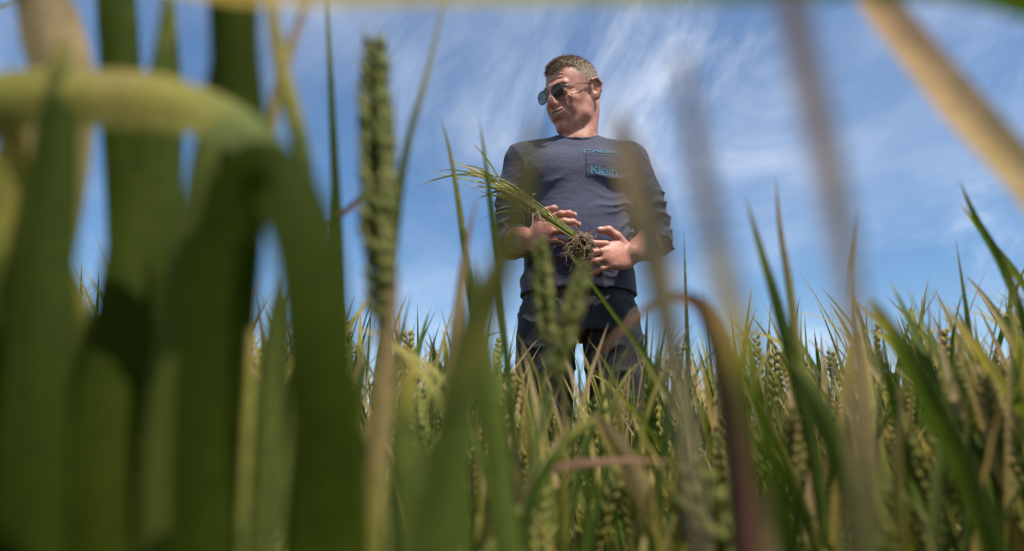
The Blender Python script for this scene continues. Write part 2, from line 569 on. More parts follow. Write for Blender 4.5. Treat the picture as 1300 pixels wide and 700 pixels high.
he((0, -.014, .036), (.0695, .093, .078), .02)
he((0, .012, .012), (.0648, .074, .080), .02)          # forehead and temples
he((0, .026, -.040), (.056, .058, .076), .03)         # middle of the face
he((0, .036, -.081), (.038, .045, .037), .03)         # lower face
for sx in (-1, 1):
    hc((sx * .055, -.006, -.048), (sx * .046, .018, -.078), .016, .014, .025)
    hc((sx * .046, .018, -.078), (sx * .012, .070, -.111), .013, .014, .02)
    he((sx * .043, .060, -.032), (.019, .018, .016), .018)                    # cheekbone
    he((sx * .036, .066, -.058), (.017, .018, .018), .018)                    # cheek raised by the smile
    hc((sx * .010, .088, .017), (sx * .040, .072, .018), .0095, .008, .014)   # brow
    he((sx * .032, .092, -.004), (.017, .013, .012), .012, 'sub')             # eye socket
    he((sx * .031, .074, -.004), (.0125, .0125, .0115), .004)                 # closed-down eye
    he((sx * .012, .097, -.039), (.0088, .0105, .0085), .006)                 # nostril wing
    hc((sx * .0065, .104, -.046), (sx * .0075, .098, -.044), .0032, .003, .003, 'sub')
    # ear
    t = .35
    ax = [[math.cos(t) * 1, -sx * math.sin(t), 0], [sx * math.sin(t), math.cos(t), 0], [0, 0, 1]]
    he((sx * .079, -.021, -.010), (.0085, .0205, .034), .008, 'add', ax)
    he((sx * .0715, -.012, -.033), (.007, .009, .011), .008)
    ring = [(sx * .0745, -.004, -.004), (sx * .083, -.009, .019), (sx * .091, -.027, .023), (sx * .095, -.039, .007), (sx * .090, -.035, -.014), (sx * .080, -.020, -.037)]
    for q in range(5): hc(ring[q], ring[q + 1], .0046, .0046, .004)
    he((sx * .089, -.018, -.004), (.0055, .0095, .016), .004, 'sub', ax)
    he((sx * .086, -.014, -.014), (.0065, .007, .008), .004, 'sub', ax)
hc((0, .087, .012), (0, .108, -.030), .0085, .0100, .012)    # nose bridge
hc((0, .107, -.028), (0, .1115, -.038), .0100, .0095, .010)  # nose tip
hc((0, .100, -.045), (0, .096, -.054), .006, .006, .008)
he((0, .076, -.070), (.034, .021, .024), .02)               # muzzle
he((0, .074, -.108), (.018, .018, .015), .016)              # chin


def surf(x, z, out=0.0):
    """point on the face in front of (x, z), head frame"""
    ys = np.linspace(.13, -.02, 301)
    W_ = HEAD_O + np.stack([np.full(301, x * .95), ys, np.full(301, z)], 1) @ HEAD_A.T
    ii = np.rint((W_ - body.lo) / body.h).astype(int)
    ins = np.where(body.F[ii[:, 0], ii[:, 1], ii[:, 2]] < 0)[0]
    return (x, (ys[ins[0]] if len(ins) else 0) + out, z)


def crease(pts, r, k=.006, out=.0006, mode='sub'):
    pp = [surf(x, z, out) for x, z in pts]
    for q in range(len(pp) - 1): hc(pp[q], pp[q + 1], r, r, k, mode)


for sx in (-1, 1):
    crease([(sx * .021, -.040), (sx * .033, -.050), (sx * .043, -.064), (sx * .045, -.080)], .0018, .010)     # smile fold
    crease([(sx * .050, -.030), (sx * .051, -.048), (sx * .049, -.066)], .0012, .008)
    for q in range(3):
        crease([(sx * .050, -.006 - q * .006), (sx * .058, -.003 - q * .010)], .0012, .005)
    crease([(sx * .018, -.018), (sx * .030, -.023), (sx * .042, -.019)], .0012, .007)                         # under the eye
    for q, zz in enumerate((.036, .047, .058)):
        crease([(0, zz), (sx * .018, zz + .002), (sx * .036, zz - .001)], .0009, .006)
crease([(-.016, -.090), (0, -.091), (.016, -.090)], .0022, .012)
SM = lambda x: -.0665 + 8.0 * x * x                       # the line of the smile
xs_ = np.linspace(-.0265, .0265, 9)
up_ = [surf(x, SM(x) + .0050 * (1 - (x / .031) ** 2), -.0016) for x in xs_]
lo_ = [surf(x, SM(x) - .0085 * (1 - (x / .031) ** 2), -.0018) for x in xs_]
mo_ = [surf(x, SM(x) - .0010 * (1 - (x / .031) ** 2), .0000) for x in xs_]
for q in range(1, 7):
    e_ = 1 - (xs_[q:q + 2].mean() / .031) ** 2
    hc(up_[q], up_[q + 1], .0008 + .0028 * e_, None, .007)
    hc(lo_[q], lo_[q + 1], .0008 + .0036 * e_, None, .007)
for q in range(8):
    e_ = 1 - (xs_[q:q + 2].mean() / .031) ** 2
    hc(mo_[q], mo_[q + 1], .0003 + .0037 * e_, None, .003, 'sub')


# hands
def hand(W, u, v, mirror, fingers, thumb, spread=0.06):
    """wrist, direction of the fingers, direction of the thumb side; palm normal from mirror sign"""
    W = np.array(W, float); u = unit(u); v = unit(np.array(v) - np.dot(v, u) * u)
    n = np.cross(u, v) * mirror
    P = lambda a, b, c: W + a * u + b * v + c * n
    A = np.stack([u, v, n], 1)
    body.ell(P(.048, -.002, .003), (.053, .041, .0165), A, .012)
    body.ell(P(.032, .024, .012), (.032, .017, .016), A, .012)       # ball of the thumb
    body.ell(P(.035, -.024, .009), (.035, .016, .014), A, .012)
    tips = []
    for i, (vb, ub, ln, rr, bend) in enumerate(zip((.031, .0105, -.010, -.030), (.088, .092, .088, .080), (.069, .076, .071, .056), (.0086, .0090, .0086, .0076), fingers)):
        seg = (.46, .30, .24)
        p = np.array([ub - .012, vb, 0.0]); a = 0.0
        sp = (1.5 - i) * spread
        pts = [p.copy()]; rad = [rr * 1.08]
        for q in range(3):
            a += bend[q]
            d = np.array([math.cos(a) * math.cos(sp), math.cos(a) * math.sin(sp), math.sin(a)])
            p = p + d * ln * (seg[q] + (.16 if q == 0 else 0))
            pts.append(p.copy()); rad.append(rr * (1.0, .93, .80)[q])
        WP = [P(*q) for q in pts]
        body.chain(WP, rad, .0035)
        for q in (1, 2): body.ell(WP[q], (rr * 1.06,) * 3, None, .003)
        tips.append((WP[-1], WP[-1] - WP[-2], -n))
    tp = [P(*q) for q in thumb]
    body.chain(tp, [.0145, .0128, .0112, .0092], .005)
    body.ell(tp[2], (.0118,) * 3, None, .004)
    tips.append((tp[-1], tp[-1] - tp[-2], -n))
    return tips


wa, wb = JOINT['a'][2], JOINT['b'][2]
TIPS = hand(wa, (.60, -.78, .08), (.10, .05, 1), -1,
            [(.30, .55, .5), (.42, .62, .5), (.5, .66, .5), (.58, .7, .5)],
            [(.020, .024, .006), (.046, .048, .004), (.070, .058, .004), (.094, .060, .010)])
TIPS += hand(wb, (-.88, -.40, -.16), (-.10, .1, 1), 1,
             [(.10, .15, .12), (.22, .25, .2), (.35, .35, .3), (.45, .4, .3)],
             [(.016, .026, .004), (.036, .052, .000), (.056, .072, .002), (.080, .076, .008)], .08)
V, Q = body.polygonise()
V = relax(V, Q, 1, 0.5)
HL = headlocal(V)
# tone: r lips, g flush (nose, cheeks, ears, hands), b cropped hair stubble on the skull
tone = np.zeros((len(V), 4), np.float32); tone[:, 3] = 1
hx, hy, hz = np.abs(HL[:, 0]), HL[:, 1], HL[:, 2]
inhead = hz > -.16
mouthd = np.sqrt((hx / .031) ** 2 + ((hz + .0685 - 8 * hx * hx) / .0115) ** 2)
tone[:, 0] = np.clip((1.08 - mouthd) / .25, 0, 1) * (hy > .072) * inhead
flush = np.exp(-((hx - .042) ** 2 + (hz + .035) ** 2) / .025 ** 2) * (hy > .03) + np.exp(-(hx ** 2 + (hz + .036) ** 2) / .016 ** 2) * (hy > .085) + (hx > .078) * .8
tone[:, 1] = np.where(inhead, np.clip(flush, 0, 1), .35) + np.where(V[:, 2] < 1.2, .35, 0)
tone[:, 2] = np.clip((.004 + hz - .5 * np.clip(hy - .02, 0, 1)) / .03, 0, 1) * (hy < .035) * inhead

m, nd, lk, out = new_mat('skin')
at = N(nd, 'ShaderNodeAttribute', attribute_name='tone')
sp = N(nd, 'ShaderNodeSeparateColor'); lk.new(at.outputs['Color'], sp.inputs[0])
tcn = N(nd, 'ShaderNodeTexCoord')
n1 = N(nd, 'ShaderNodeTexNoise'); n1.inputs['Scale'].default_value = 42; n1.inputs['Detail'].default_value = 5; n1.inputs['Roughness'].default_value = .65
lk.new(tcn.outputs['Object'], n1.inputs['Vector'])
r1 = ramp(nd, [(.3, (.38, .150, .098)), (.52, (.49, .220, .148)), (.72, (.58, .29, .20))]); lk.new(n1.outputs[0], r1.inputs[0])
x1 = N(nd, 'ShaderNodeMix', data_type='RGBA'); x1.inputs['B'].default_value = (.43, .135, .095, 1)
f1 = N(nd, 'ShaderNodeMath', operation='MULTIPLY'); f1.inputs[1].default_value = .55; lk.new(sp.outputs[1], f1.inputs[0])
lk.new(f1.outputs[0], x1.inputs['Factor']); lk.new(r1.outputs[0], x1.inputs['A'])
x2 = N(nd, 'ShaderNodeMix', data_type='RGBA'); x2.inputs['B'].default_value = (.36, .12, .10, 1)
f2 = N(nd, 'ShaderNodeMath', operation='MULTIPLY'); f2.inputs[1].default_value = .75; lk.new(sp.outputs[0], f2.inputs[0])
lk.new(f2.outputs[0], x2.inputs['Factor']); lk.new(x1.outputs['Result'], x2.inputs['A'])
n3 = N(nd, 'ShaderNodeTexNoise'); n3.inputs['Scale'].default_value = 900; n3.inputs['Detail'].default_value = 2
lk.new(tcn.outputs['Object'], n3.inputs['Vector'])
f3 = N(nd, 'ShaderNodeMath', operation='MULTIPLY'); lk.new(n3.outputs[0], f3.inputs[0]); lk.new(sp.outputs[2], f3.inputs[1])
x3 = N(nd, 'ShaderNodeMix', data_type='RGBA'); x3.inputs['B'].default_value = (.17, .11, .07, 1)
lk.new(f3.outputs[0], x3.inputs['Factor']); lk.new(x2.outputs['Result'], x3.inputs['A'])
n2 = N(nd, 'ShaderNodeTexNoise'); n2.inputs['Scale'].default_value = 330; n2.inputs['Detail'].default_value = 4
lk.new(tcn.outputs['Object'], n2.inputs['Vector'])
bp = N(nd, 'ShaderNodeBump'); bp.inputs['Strength'].default_value = .2; bp.inputs['Distance'].default_value = .0009
lk.new(n2.outputs[0], bp.inputs['Height'])
b = principled(nd, Roughness=.54)
b.inputs['Subsurface Weight'].default_value = .06; b.inputs['Subsurface Radius'].default_value = (.009, .004, .0025); b.inputs['Subsurface Scale'].default_value = 1.0
n4 = N(nd, 'ShaderNodeTexNoise'); n4.inputs['Scale'].default_value = 210; n4.inputs['Detail'].default_value = 5; n4.inputs['Roughness'].default_value = .7
lk.new(tcn.outputs['Object'], n4.inputs['Vector'])
r4 = ramp(nd, [(.30, .66), (.46, .95), (.56, 1.0), (.74, 1.2)]); lk.new(n4.outputs[0], r4.inputs[0])
x4 = N(nd, 'ShaderNodeMix', data_type='RGBA', blend_type='MULTIPLY'); x4.inputs['Factor'].default_value = .9
lk.new(x3.outputs['Result'], x4.inputs['A']); lk.new(r4.outputs[0], x4.inputs['B'])
lk.new(x4.outputs['Result'], b.inputs['Base Color']); lk.new(bp.outputs[0], b.inputs['Normal']); lk.new(b.outputs[0], out.inputs[0])
M_SKIN = m


def simple(name, col, rough, spec=.5, metal=0.0, nscale=0, amt=.25, bump=0):
    m, nd, lk, out = new_mat(name)
    b = principled(nd, Roughness=rough, Metallic=metal)
    b.inputs['Specular IOR Level'].default_value = spec
    b.inputs['Base Color'].default_value = (*col, 1)
    if nscale:
        tcn = N(nd, 'ShaderNodeTexCoord')
        no = N(nd, 'ShaderNodeTexNoise'); no.inputs['Scale'].default_value = nscale; no.inputs['Detail'].default_value = 5
        lk.new(tcn.outputs['Object'], no.inputs['Vector'])
        rp = ramp(nd, [(.3, tuple(c * (1 - amt) for c in col)), (.7, tuple(c * (1 + amt) for c in col))])
        lk.new(no.outputs[0], rp.inputs[0]); lk.new(rp.outputs[0], b.inputs['Base Color'])
        if bump:
            bp = N(nd, 'ShaderNodeBump'); bp.inputs['Strength'].default_value = .7; bp.inputs['Distance'].default_value = bump
            lk.new(no.outputs[0], bp.inputs['Height']); lk.new(bp.outputs[0], b.inputs['Normal'])
    lk.new(b.outputs[0], out.inputs[0])
    return m


person = tag(put('person', raw_mesh('body', V, Q, NOT, tone, M_SKIN)), 'standing man in navy long-sleeved top and sunglasses looking down at uprooted wheat', 'person')
BODY_BVH = BVHTree.FromPolygons([tuple(x) for x in V], Q.tolist())

# fingernails
M_NAIL = simple('fingernail', (.55, .33, .26), .3)
for tip, d, nn in TIPS:
    d = unit(d); nn = unit(nn - np.dot(nn, d) * d); sd = np.cross(d, nn)
    g = Geo()
    vv = []
    for a_ in np.linspace(-.004, .0055, 5):
        for b_ in np.linspace(-1, 1, 5):
            wd = .0048 * (1 - max(0, (a_ - .002) / .006) ** 2)
            vv.append(tip + d * (a_ + .001) + sd * b_ * wd + nn * (.0088 - .0022 * b_ * b_ - max(0, a_) * .25))
    i, j = np.meshgrid(np.arange(4), np.arange(4), indexing='ij'); i, j = i.ravel(), j.ravel()
    hit = [BODY_BVH.find_nearest(Vector(x)) for x in vv]
    vv = [np.array(h_[0]) + np.array(h_[1]) * .0008 for h_ in hit]
    g.add(vv, np.stack([i * 5 + j, i * 5 + j + 1, (i + 1) * 5 + j + 1, (i + 1) * 5 + j], 1))
    put('fingernail', g.mesh('fingernail', M_NAIL), person)

# teeth
g = Geo()
for q in range(-4, 5):
    a_ = q * .0046
    c0 = HP(a_, surf(a_, SM(a_) + .006)[1] - .0075, SM(a_) + .0004)
    sx_, sy_, sz_ = .0022, .002, .0042 - abs(q) * .0003
    ang = -math.atan(2 * 33 * a_)
    ca, sa = math.cos(ang), math.sin(ang)
    vv = [c0 + HEAD_A @ np.array([ca * x * sx_ - sa * y * sy_, sa * x * sx_ + ca * y * sy_, z * sz_]) for x in (-1, 1) for y in (-1, 1) for z in (-1, 1)]
    g.add(vv, [(0, 1, 3, 2), (4, 6, 7, 5), (0, 4, 5, 1), (2, 3, 7, 6), (0, 2, 6, 4), (1, 5, 7, 3)])
put('upper_teeth', g.mesh('upper_teeth', simple('tooth_enamel', (.72, .64, .50), .25)), person)

# hair: a cropped cap with thousands of short strands
hair = Field((0.03, 1.78, 1.53), (0.35, 2.10, 1.80), 3e-3)
hair.ell(HP(0, -.016, .0370), (.0720, .0955, .0825), HEAD_A, .01)
hair.ell(HP(0, .016, .056), (.054, .062, .051), HEAD_A, .02)


def hair_cut(X, Y, Z):
    px, py, pz = X - HEAD_O[0], Y - HEAD_O[1], Z - HEAD_O[2]
    lx = np.abs(px * HEAD_A[0, 0] + py * HEAD_A[1, 0] + pz * HEAD_A[2, 0])
    ly = px * HEAD_A[0, 1] + py * HEAD_A[1, 1] + pz * HEAD_A[2, 1]
    lz = px * HEAD_A[0, 2] + py * HEAD_A[1, 2] + pz * HEAD_A[2, 2]
    wob = .0025 * np.sin(lx * 300 + ly * 170) + .002 * np.sin(ly * 410 + lz * 260)
    # hairline height as a function of the front-back position: nape low, over the ear, temple recess, brow
    line = np.interp(ly.ravel(), [-.12, -.07, -.035, -.012, .006, .014, .030, .050, .066, .10],
                     [-.078, -.070, -.030, .020, .012, .020, .064, .078, .072, .070]).reshape(ly.shape)
    line = line - .010 * np.clip((.034 - lx) / .034, 0, 1) * (ly > .03)
    line = np.where((ly > .0) & (ly < .016) & (lx > .05), -.012, line)
    return (lz - line + wob) * .75


sl, X_, Y_, Z_ = hair.region(hair.lo, hair.lo + hair.n * hair.h)
hair.F = np.maximum(hair.F, -hair_cut(X_, Y_, Z_).astype(np.float32))
hn = (np.sin(X_ * 700 + np.sin(Y_ * 500)) * np.sin(Y_ * 640 + np.sin(Z_ * 600)) * np.sin(Z_ * 520)).astype(np.float32)
hair.F = hair.F + hn * .0012
V, Q = hair.polygonise()
V = relax(V, Q, 2, .5)
m, nd, lk, out = new_mat('cropped_hair')
tcn = N(nd, 'ShaderNodeTexCoord'); at = N(nd, 'ShaderNodeAttribute', attribute_name='tone')
sp = N(nd, 'ShaderNodeSeparateColor'); lk.new(at.outputs['Color'], sp.inputs[0])
no = N(nd, 'ShaderNodeTexNoise'); no.inputs['Scale'].default_value = 300; no.inputs['Detail'].default_value = 4
lk.new(tcn.outputs['Object'], no.inputs['Vector'])
rp = ramp(nd, [(.3, (.17, .105, .058)), (.55, (.32, .215, .12)), (.75, (.46, .33, .20))]); lk.new(no.outputs[0], rp.inputs[0])
gy_ = N(nd, 'ShaderNodeMix', data_type='RGBA'); gy_.inputs['B'].default_value = (.27, .215, .155, 1)
lk.new(sp.outputs[0], gy_.inputs['Factor']); lk.new(rp.outputs[0], gy_.inputs['A'])
bp = N(nd, 'ShaderNodeBump'); bp.inputs['Strength'].default_value = .9; bp.inputs['Distance'].default_value = .003
lk.new(no.outputs[0], bp.inputs['Height'])
b = principled(nd, Roughness=.55); lk.new(gy_.outputs['Result'], b.inputs['Base Color']); lk.new(bp.outputs[0], b.inputs['Normal']); lk.new(b.outputs[0], out.inputs[0])
M_HAIR = m
hl = headlocal(V)
grey = np.clip((.075 - hl[:, 2]) / .06, .3, 1)
g = Geo()
c = np.zeros((len(V), 4)); c[:, 0] = grey * .85
g.add(V, Q, None, c)
cen = V[Q].mean(1); nrm = np.cross(V[Q[:, 2]] - V[Q[:, 0]], V[Q[:, 3]] - V[Q[:, 1]]); nrm /= np.linalg.norm(nrm, axis=1, keepdims=True) + 1e-9
hlc = headlocal(cen)
ok = np.where(((hlc - np.array([0, -.016, .03])) * (nrm @ HEAD_A)).sum(1) > .03)[0]
pick = rng.choice(ok, 15000)
p0 = cen[pick]; nl = nrm[pick]; loc = hlc[pick]
top = np.clip((loc[:, 2] - .05) / .04, 0, 1)[:, None]
comb = HEAD_A @ np.array([0, .8, -.1]); down = HEAD_A @ np.array([0, -.2, -1.0])
dirn = nl * (.30 + .1 * top) + comb * top * 1.1 + down * (1 - top) * .9 + rng.normal(0, .22, p0.shape)
dirn /= np.linalg.norm(dirn, axis=1, keepdims=True)
ln = (.006 + .009 * top) * rng.uniform(.6, 1.3, (len(p0), 1))
sd = np.cross(dirn, nl); sd /= np.linalg.norm(sd, axis=1, keepdims=True) + 1e-9
sd *= .00055
vv = np.stack([p0 - sd - nl * .001, p0 + sd - nl * .001, p0 + dirn * ln], 1).reshape(-1, 3)
c = np.zeros((len(vv), 4)); c[:, 0] = np.repeat(np.clip((.075 - loc[:, 2]) / .06, .3, 1) * rng.uniform(.3, 1.2, len(loc)), 3)
g.add(vv, None, np.arange(len(vv)).reshape(-1, 3), c)
put('hair', g.mesh('hair', M_HAIR), person)

# eyebrows
g = Geo()
for sx in (-1, 1):
    for q in range(150):
        t = rng.random(); x_ = sx * (.014 + .034 * t)
        p = HP(x_, .11, .016 + .004 * math.sin(t * 2.6) + rng.normal(0, .0016))
        h_ = BODY_BVH.ray_cast(Vector(p), Vector(HEAD_A @ np.array([0, -1, 0])))
        if h_[0] is None: continue
        p = np.array(h_[0]); n_ = np.array(h_[1])
        d = unit(HEAD_A @ np.array([sx * (.5 + t), .1, .5 - t]) + n_ * .5 + rng.normal(0, .15, 3)) * rng.uniform(.005, .009)
        s_ = unit(np.cross(d, n_)) * .0005
        c = np.zeros((3, 4)); c[:, 0] = .5
        g.add([p - s_, p + s_, p + d], None, [(0, 1, 2)], c)
put('eyebrows', g.mesh('eyebrows', M_HAIR), person)

# ------------------------------------------------------------------ sunglasses
glasses = tag(empty('sunglasses', HP(0, .10, -.004)), 'dark round sunglasses with thin metal frame on the man\'s face', 'sunglasses')
GI = Matrix.Translation(-Vector(HP(0, .10, -.004)))
m, nd, lk, out = new_mat('dark_lens')
b = principled(nd, Roughness=.04); b.inputs['Base Color'].default_value = (.012, .020, .018, 1)
tr = N(nd, 'ShaderNodeBsdfTransparent'); tr.inputs[0].default_value = (.36, .44, .42, 1)
ms = N(nd, 'ShaderNodeMixShader'); ms.inputs[0].default_value = .34
lk.new(b.outputs[0], ms.inputs[1]); lk.new(tr.outputs[0], ms.inputs[2]); lk.new(ms.outputs[0], out.inputs[0])
M_LENS = m
M_WIRE = simple('gunmetal_wire', (.09, .085, .08), .3, .5, .9)


def lens_pt(sx, u, v):
    """lens plane, slightly wrapped and dished"""
    x = sx * .0335 + u
    return HP(x, .1085 - 2.6 * (abs(x) - .012) ** 2 - 3.0 * v * v - .10 * v * 0, -.006 + v + .10 * 0)


def glass_put(name, g, mat):
    o = put(name, g.mesh(name, mat), glasses)
    o.matrix_parent_inverse = GI
    return o


for sx in (-1, 1):
    g = Geo()
    vv = [lens_pt(sx, 0, 0)]; rings = 7; seg = 40
    shape = lambda a: (math.copysign(abs(math.cos(a)) ** .85, math.cos(a)) * .0232, math.copysign(abs(math.sin(a)) ** .85, math.sin(a)) * .0200 - (.0012 if math.sin(a) < 0 else 0))
    for r_ in range(1, rings + 1):
        for q in range(seg):
            u_, v_ = shape(2 * math.pi * q / seg)
            vv.append(lens_pt(sx, u_ * r_ / rings, v_ * r_ / rings))
    tr_ = [(0, 1 + q, 1 + (q + 1) % seg) for q in range(seg)]
    qd = [(1 + (r_ - 1) * seg + q, 1 + r_ * seg + q, 1 + r_ * seg + (q + 1) % seg, 1 + (r_ - 1) * seg + (q + 1) % seg) for r_ in range(1, rings) for q in range(seg)]
    g.add(vv, qd, tr_)
    glass_put('lens', g, M_LENS)
    g = Geo()
    loop = [lens_pt(sx, *shape(2 * math.pi * q / seg)) for q in range(seg + 1)]
    tube(g, loop, .0007, 6, cap=False)
    glass_put('rim', g, M_WIRE)
    g = Geo()
    hinge = lens_pt(sx, sx * .0245, .008)
    tube(g, spline([hinge, HP(sx * .068, .080, .003), HP(sx * .0765, .050, .006), HP(sx * .079, .010, .008), HP(sx * .080, -.010, .007)], 16), .0011, 6)
    tm = glass_put('temple', g, M_WIRE)
    g = Geo()
    tube(g, spline([HP(sx * .079, .014, .008), HP(sx * .080, -.006, .009), HP(sx * .080, -.022, .004), HP(sx * .078, -.036, -.018)], 12), .0021, 8)
    tt = put('temple_tip', g.mesh('temple_tip', simple('dark_plastic', (.02, .02, .02), .35)), tm)
    tt.matrix_parent_inverse = Matrix.Identity(4)
g = Geo()
tube(g, spline([lens_pt(-1, .0235, .006), HP(-.004, .1125, .003), HP(.004, .1125, .003), lens_pt(1, -.0235, .006)], 12), .0010, 6)
glass_put('bridge', g, M_WIRE)

# ------------------------------------------------------------------ clothes
shirt = Field((-0.12, 1.66, 0.94), (0.56, 2.15, 1.56), 3e-3)
shirt.loft([(0.985, MX - .006, MY, .170, .126), (1.03, MX - .004, MY - .004, .166, .132), (1.11, MX, MY - .012, .158, .140), (1.19, MX + .002, MY - .012, .156, .138),
            (1.27, MX + .002, MY - .008, .164, .132), (1.34, MX, MY - .004, .174, .126), (1.39, MX, MY + .004, .176, .116), (1.43, MX, MY + .012, .158, .098),
            (1.465, MX + .002, MY + .018, .118, .082), (1.490, MX + .004, MY + .020, .078, .070), (1.506, MX + .004, MY + .020, .068, .066)], 0.02, 2.25)
for sx in (-1, 1):                                                       # chest
    shirt.ell((MX + sx * .075, MY - .085, 1.345), (.085, .045, .060), None, .04)
shirt.ell((MX, MY - .085, 1.13), (.12, .065, .10), None, .05)              # belly
ARM = {}
for key, (sh, el, wr) in JOINT.items():
    sh, el, wr = map(np.array, (sh, el, wr))
    sx = -1 if key == 'a' else 1
    shirt.cap([MX + sx * .09, MY + .02, 1.445], sh + [-sx * .006, 0, .004], .058, .060, .03)
    cuff = el + (wr - el) * (.36 if key == 'a' else .30)
    shirt.chain([sh, sh * .5 + el * .5 + [sx * .006, .004, 0], el + [sx * .002, .006, -.002]], [.061, .057, .050], .014)
    shirt.chain([el + [sx * .002, .006, -.002], cuff], [.050, .047], .010)
    ARM[key] = (sh, el, wr, cuff)
    # flat cuff end: cut everything past it
    dv = unit(wr - el); ce = cuff + dv * .012

    def past(X, Y, Z, ce=ce, dv=dv):
        d = (X - ce[0]) * dv[0] + (Y - ce[1]) * dv[1] + (Z - ce[2]) * dv[2]
        rr = np.sqrt((X - ce[0]) ** 2 + (Y - ce[1]) ** 2 + (Z - ce[2]) ** 2)
        return np.maximum(-d, rr - .085)
    shirt.op(past, ce - .085, ce + .085, .006, 'sub')

# cloth folds, pressed into the field as ridges
sl, X, Y, Z = shirt.region(shirt.lo, shirt.lo + shirt.n * shirt.h)
u = X - MX


def ridge(p, sharp=2.2):
    return (1 - np.abs(np.sin(p))) ** sharp


front = np.clip((MY + .02 - Y) / .06, 0, 1)
drag = Z + .35 * np.abs(u) * (u < 0) * .4 - .26 * u * (u > 0) + .018 * np.sin(u * 19 + 2 * Z * 9) + .010 * np.sin(u * 43 + Y * 30)
amp_t = np.clip((1.355 - Z) / .05, 0, 1) * np.clip((Z - .98) / .05, .25, 1)
side = np.clip((np.abs(u) - .02) / .13, .12, 1)
fold_t = ridge(drag * 62) * (.5 + .5 * np.sin(u * 23 + Z * 31)) * side * amp_t * .0125 * (.5 + .5 * front)
fold_t = fold_t + ridge(drag * 31 + 1.0, 3) * np.clip(u / .1, 0, 1) * np.clip((1.34 - Z) / .04, 0, 1) * np.clip((Z - 1.09) / .05, 0, 1) * .014
fold_t = fold_t + ridge((u + .5 * (Z - 1.33)) * 33 + 3 * Z, 3) * np.clip((Z - 1.28) / .06, 0, 1) * np.clip(np.abs(u) / .12 - .6, 0, 1) * .004
# slack across the hem
fold_t = fold_t + ridge(u * 24 + 5 * Z, 2) * np.clip((1.06 - Z) / .07, 0, 1) * .006
shirt.F -= fold_t.astype(np.float32)
# thin bunched rings on the sleeves
for key, (sh, el, wr, cuff) in ARM.items():
    sx = -1 if key == 'a' else 1
    for a_, b_, ks, am, lo_ in ((sh, el, 95, .0085, .15), (el, cuff + unit(wr - el) * .02, 190, .0065, 0.0)):
        ba = b_ - a_; L = np.linalg.norm(ba); d = ba / L
        r_ = shirt.region(np.minimum(a_, b_) - .08, np.maximum(a_, b_) + .08)
        s2, x, y, z = r_
        px, py, pz = x - a_[0], y - a_[1], z - a_[2]
        t = px * d[0] + py * d[1] + pz * d[2]
        rr = np.sqrt((px - t * d[0]) ** 2 + (py - t * d[1]) ** 2 + (pz - t * d[2]) ** 2)
        ang = np.arctan2(py - t * d[1], px - t * d[0])
        w_ = np.clip((t / L - lo_) / .25, 0, 1) * np.clip((L + .01 - t) / .02, 0, 1) * (rr < .078)
        f_ = ridge(t * ks + 1.1 * np.sin(ang * 1.0 + sx) + .7 * np.sin(ang * 3 + t * 40), 2) * (.55 + .45 * np.sin(ang * 2 + t * 55 + sx))
        shirt.F[s2] -= (f_ * w_ * am).astype(np.float32)
# hollow hem, so that the underside is open
shirt.loft([(0.94, MX - .006, MY, .160, .118), (1.01, MX - .006, MY - .004, .156, .120), (1.05, MX - .006, MY - .004, .13, .10)], .004, 2.25, 'sub')
# neck opening: a slanted ring, lower in front
shirt.cap([MX + .004, MY - .010, 1.494], [MX + .006, MY + .03, 1.64], .0625, .075, .006, 'sub')
V, Q = shirt.polygonise()
V = relax(V, Q, 4, .5)

m, nd, lk, out = new_mat('navy_jersey')
tcn = N(nd, 'ShaderNodeTexCoord')
mp = N(nd, 'ShaderNodeMapping'); mp.inputs['Scale'].default_value = (1, 1, 3.2); lk.new(tcn.outputs['Object'], mp.inputs[0])
n1 = N(nd, 'ShaderNodeTexNoise'); n1.inputs['Scale'].default_value = 260; n1.inputs['Detail'].default_value = 4; n1.inputs['Roughness'].default_value = .7
lk.new(mp.outputs[0], n1.inputs['Vector'])
r1 = ramp(nd, [(.28, (.028, .030, .052)), (.5, (.050, .052, .083)), (.72, (.092, .092, .128))]); lk.new(n1.outputs[0], r1.inputs[0])
n2 = N(nd, 'ShaderNodeTexNoise'); n2.inputs['Scale'].default_value = 34; n2.inputs['Detail'].default_value = 6; n2.inputs['Distortion'].default_value = .6
mp2 = N(nd, 'ShaderNodeMapping'); mp2.inputs['Scale'].default_value = (.5, .5, 1.6); lk.new(tcn.outputs['Object'], mp2.inputs[0]); lk.new(mp2.outputs[0], n2.inputs['Vector'])
ad = N(nd, 'ShaderNodeMath', operation='MULTIPLY_ADD'); ad.inputs[1].default_value = .12; lk.new(n1.outputs[0], ad.inputs[0]); lk.new(n2.outputs[0], ad.inputs[2])
bp = N(nd, 'ShaderNodeBump'); bp.inputs['Strength'].default_value = .6; bp.inputs['Distance'].default_value = .004; lk.new(ad.outputs[0], bp.inputs['Height'])
b = principled(nd, Roughness=.85); b.inputs['Specular IOR Level'].default_value = .2; b.inputs['Sheen Weight'].default_value = .08; b.inputs['Sheen Roughness'].default_value = .4
lk.new(r1.outputs[0], b.inputs['Base Color']); lk.new(bp.outputs[0], b.inputs['Normal']); lk.new(b.outputs[0], out.inputs[0])
M_JERSEY = m
shirt_o = tag(put('shirt', raw_mesh('shirt', V, Q, NOT, None, M_JERSEY), person), 'navy long-sleeved jersey top with pushed-up sleeves and chest pocket')
SB = BVHTree.FromPolygons([tuple(x) for x in V], Q.tolist())


def on_shirt(x, z, off):
    h_ = SB.ray_cast(Vector((x, 1.5, z)), Vector((0, 1, 0)))
    return np.array([x, h_[0].y - off, z]) if h_[0] is not None else np.array([x, MY - .12, z])


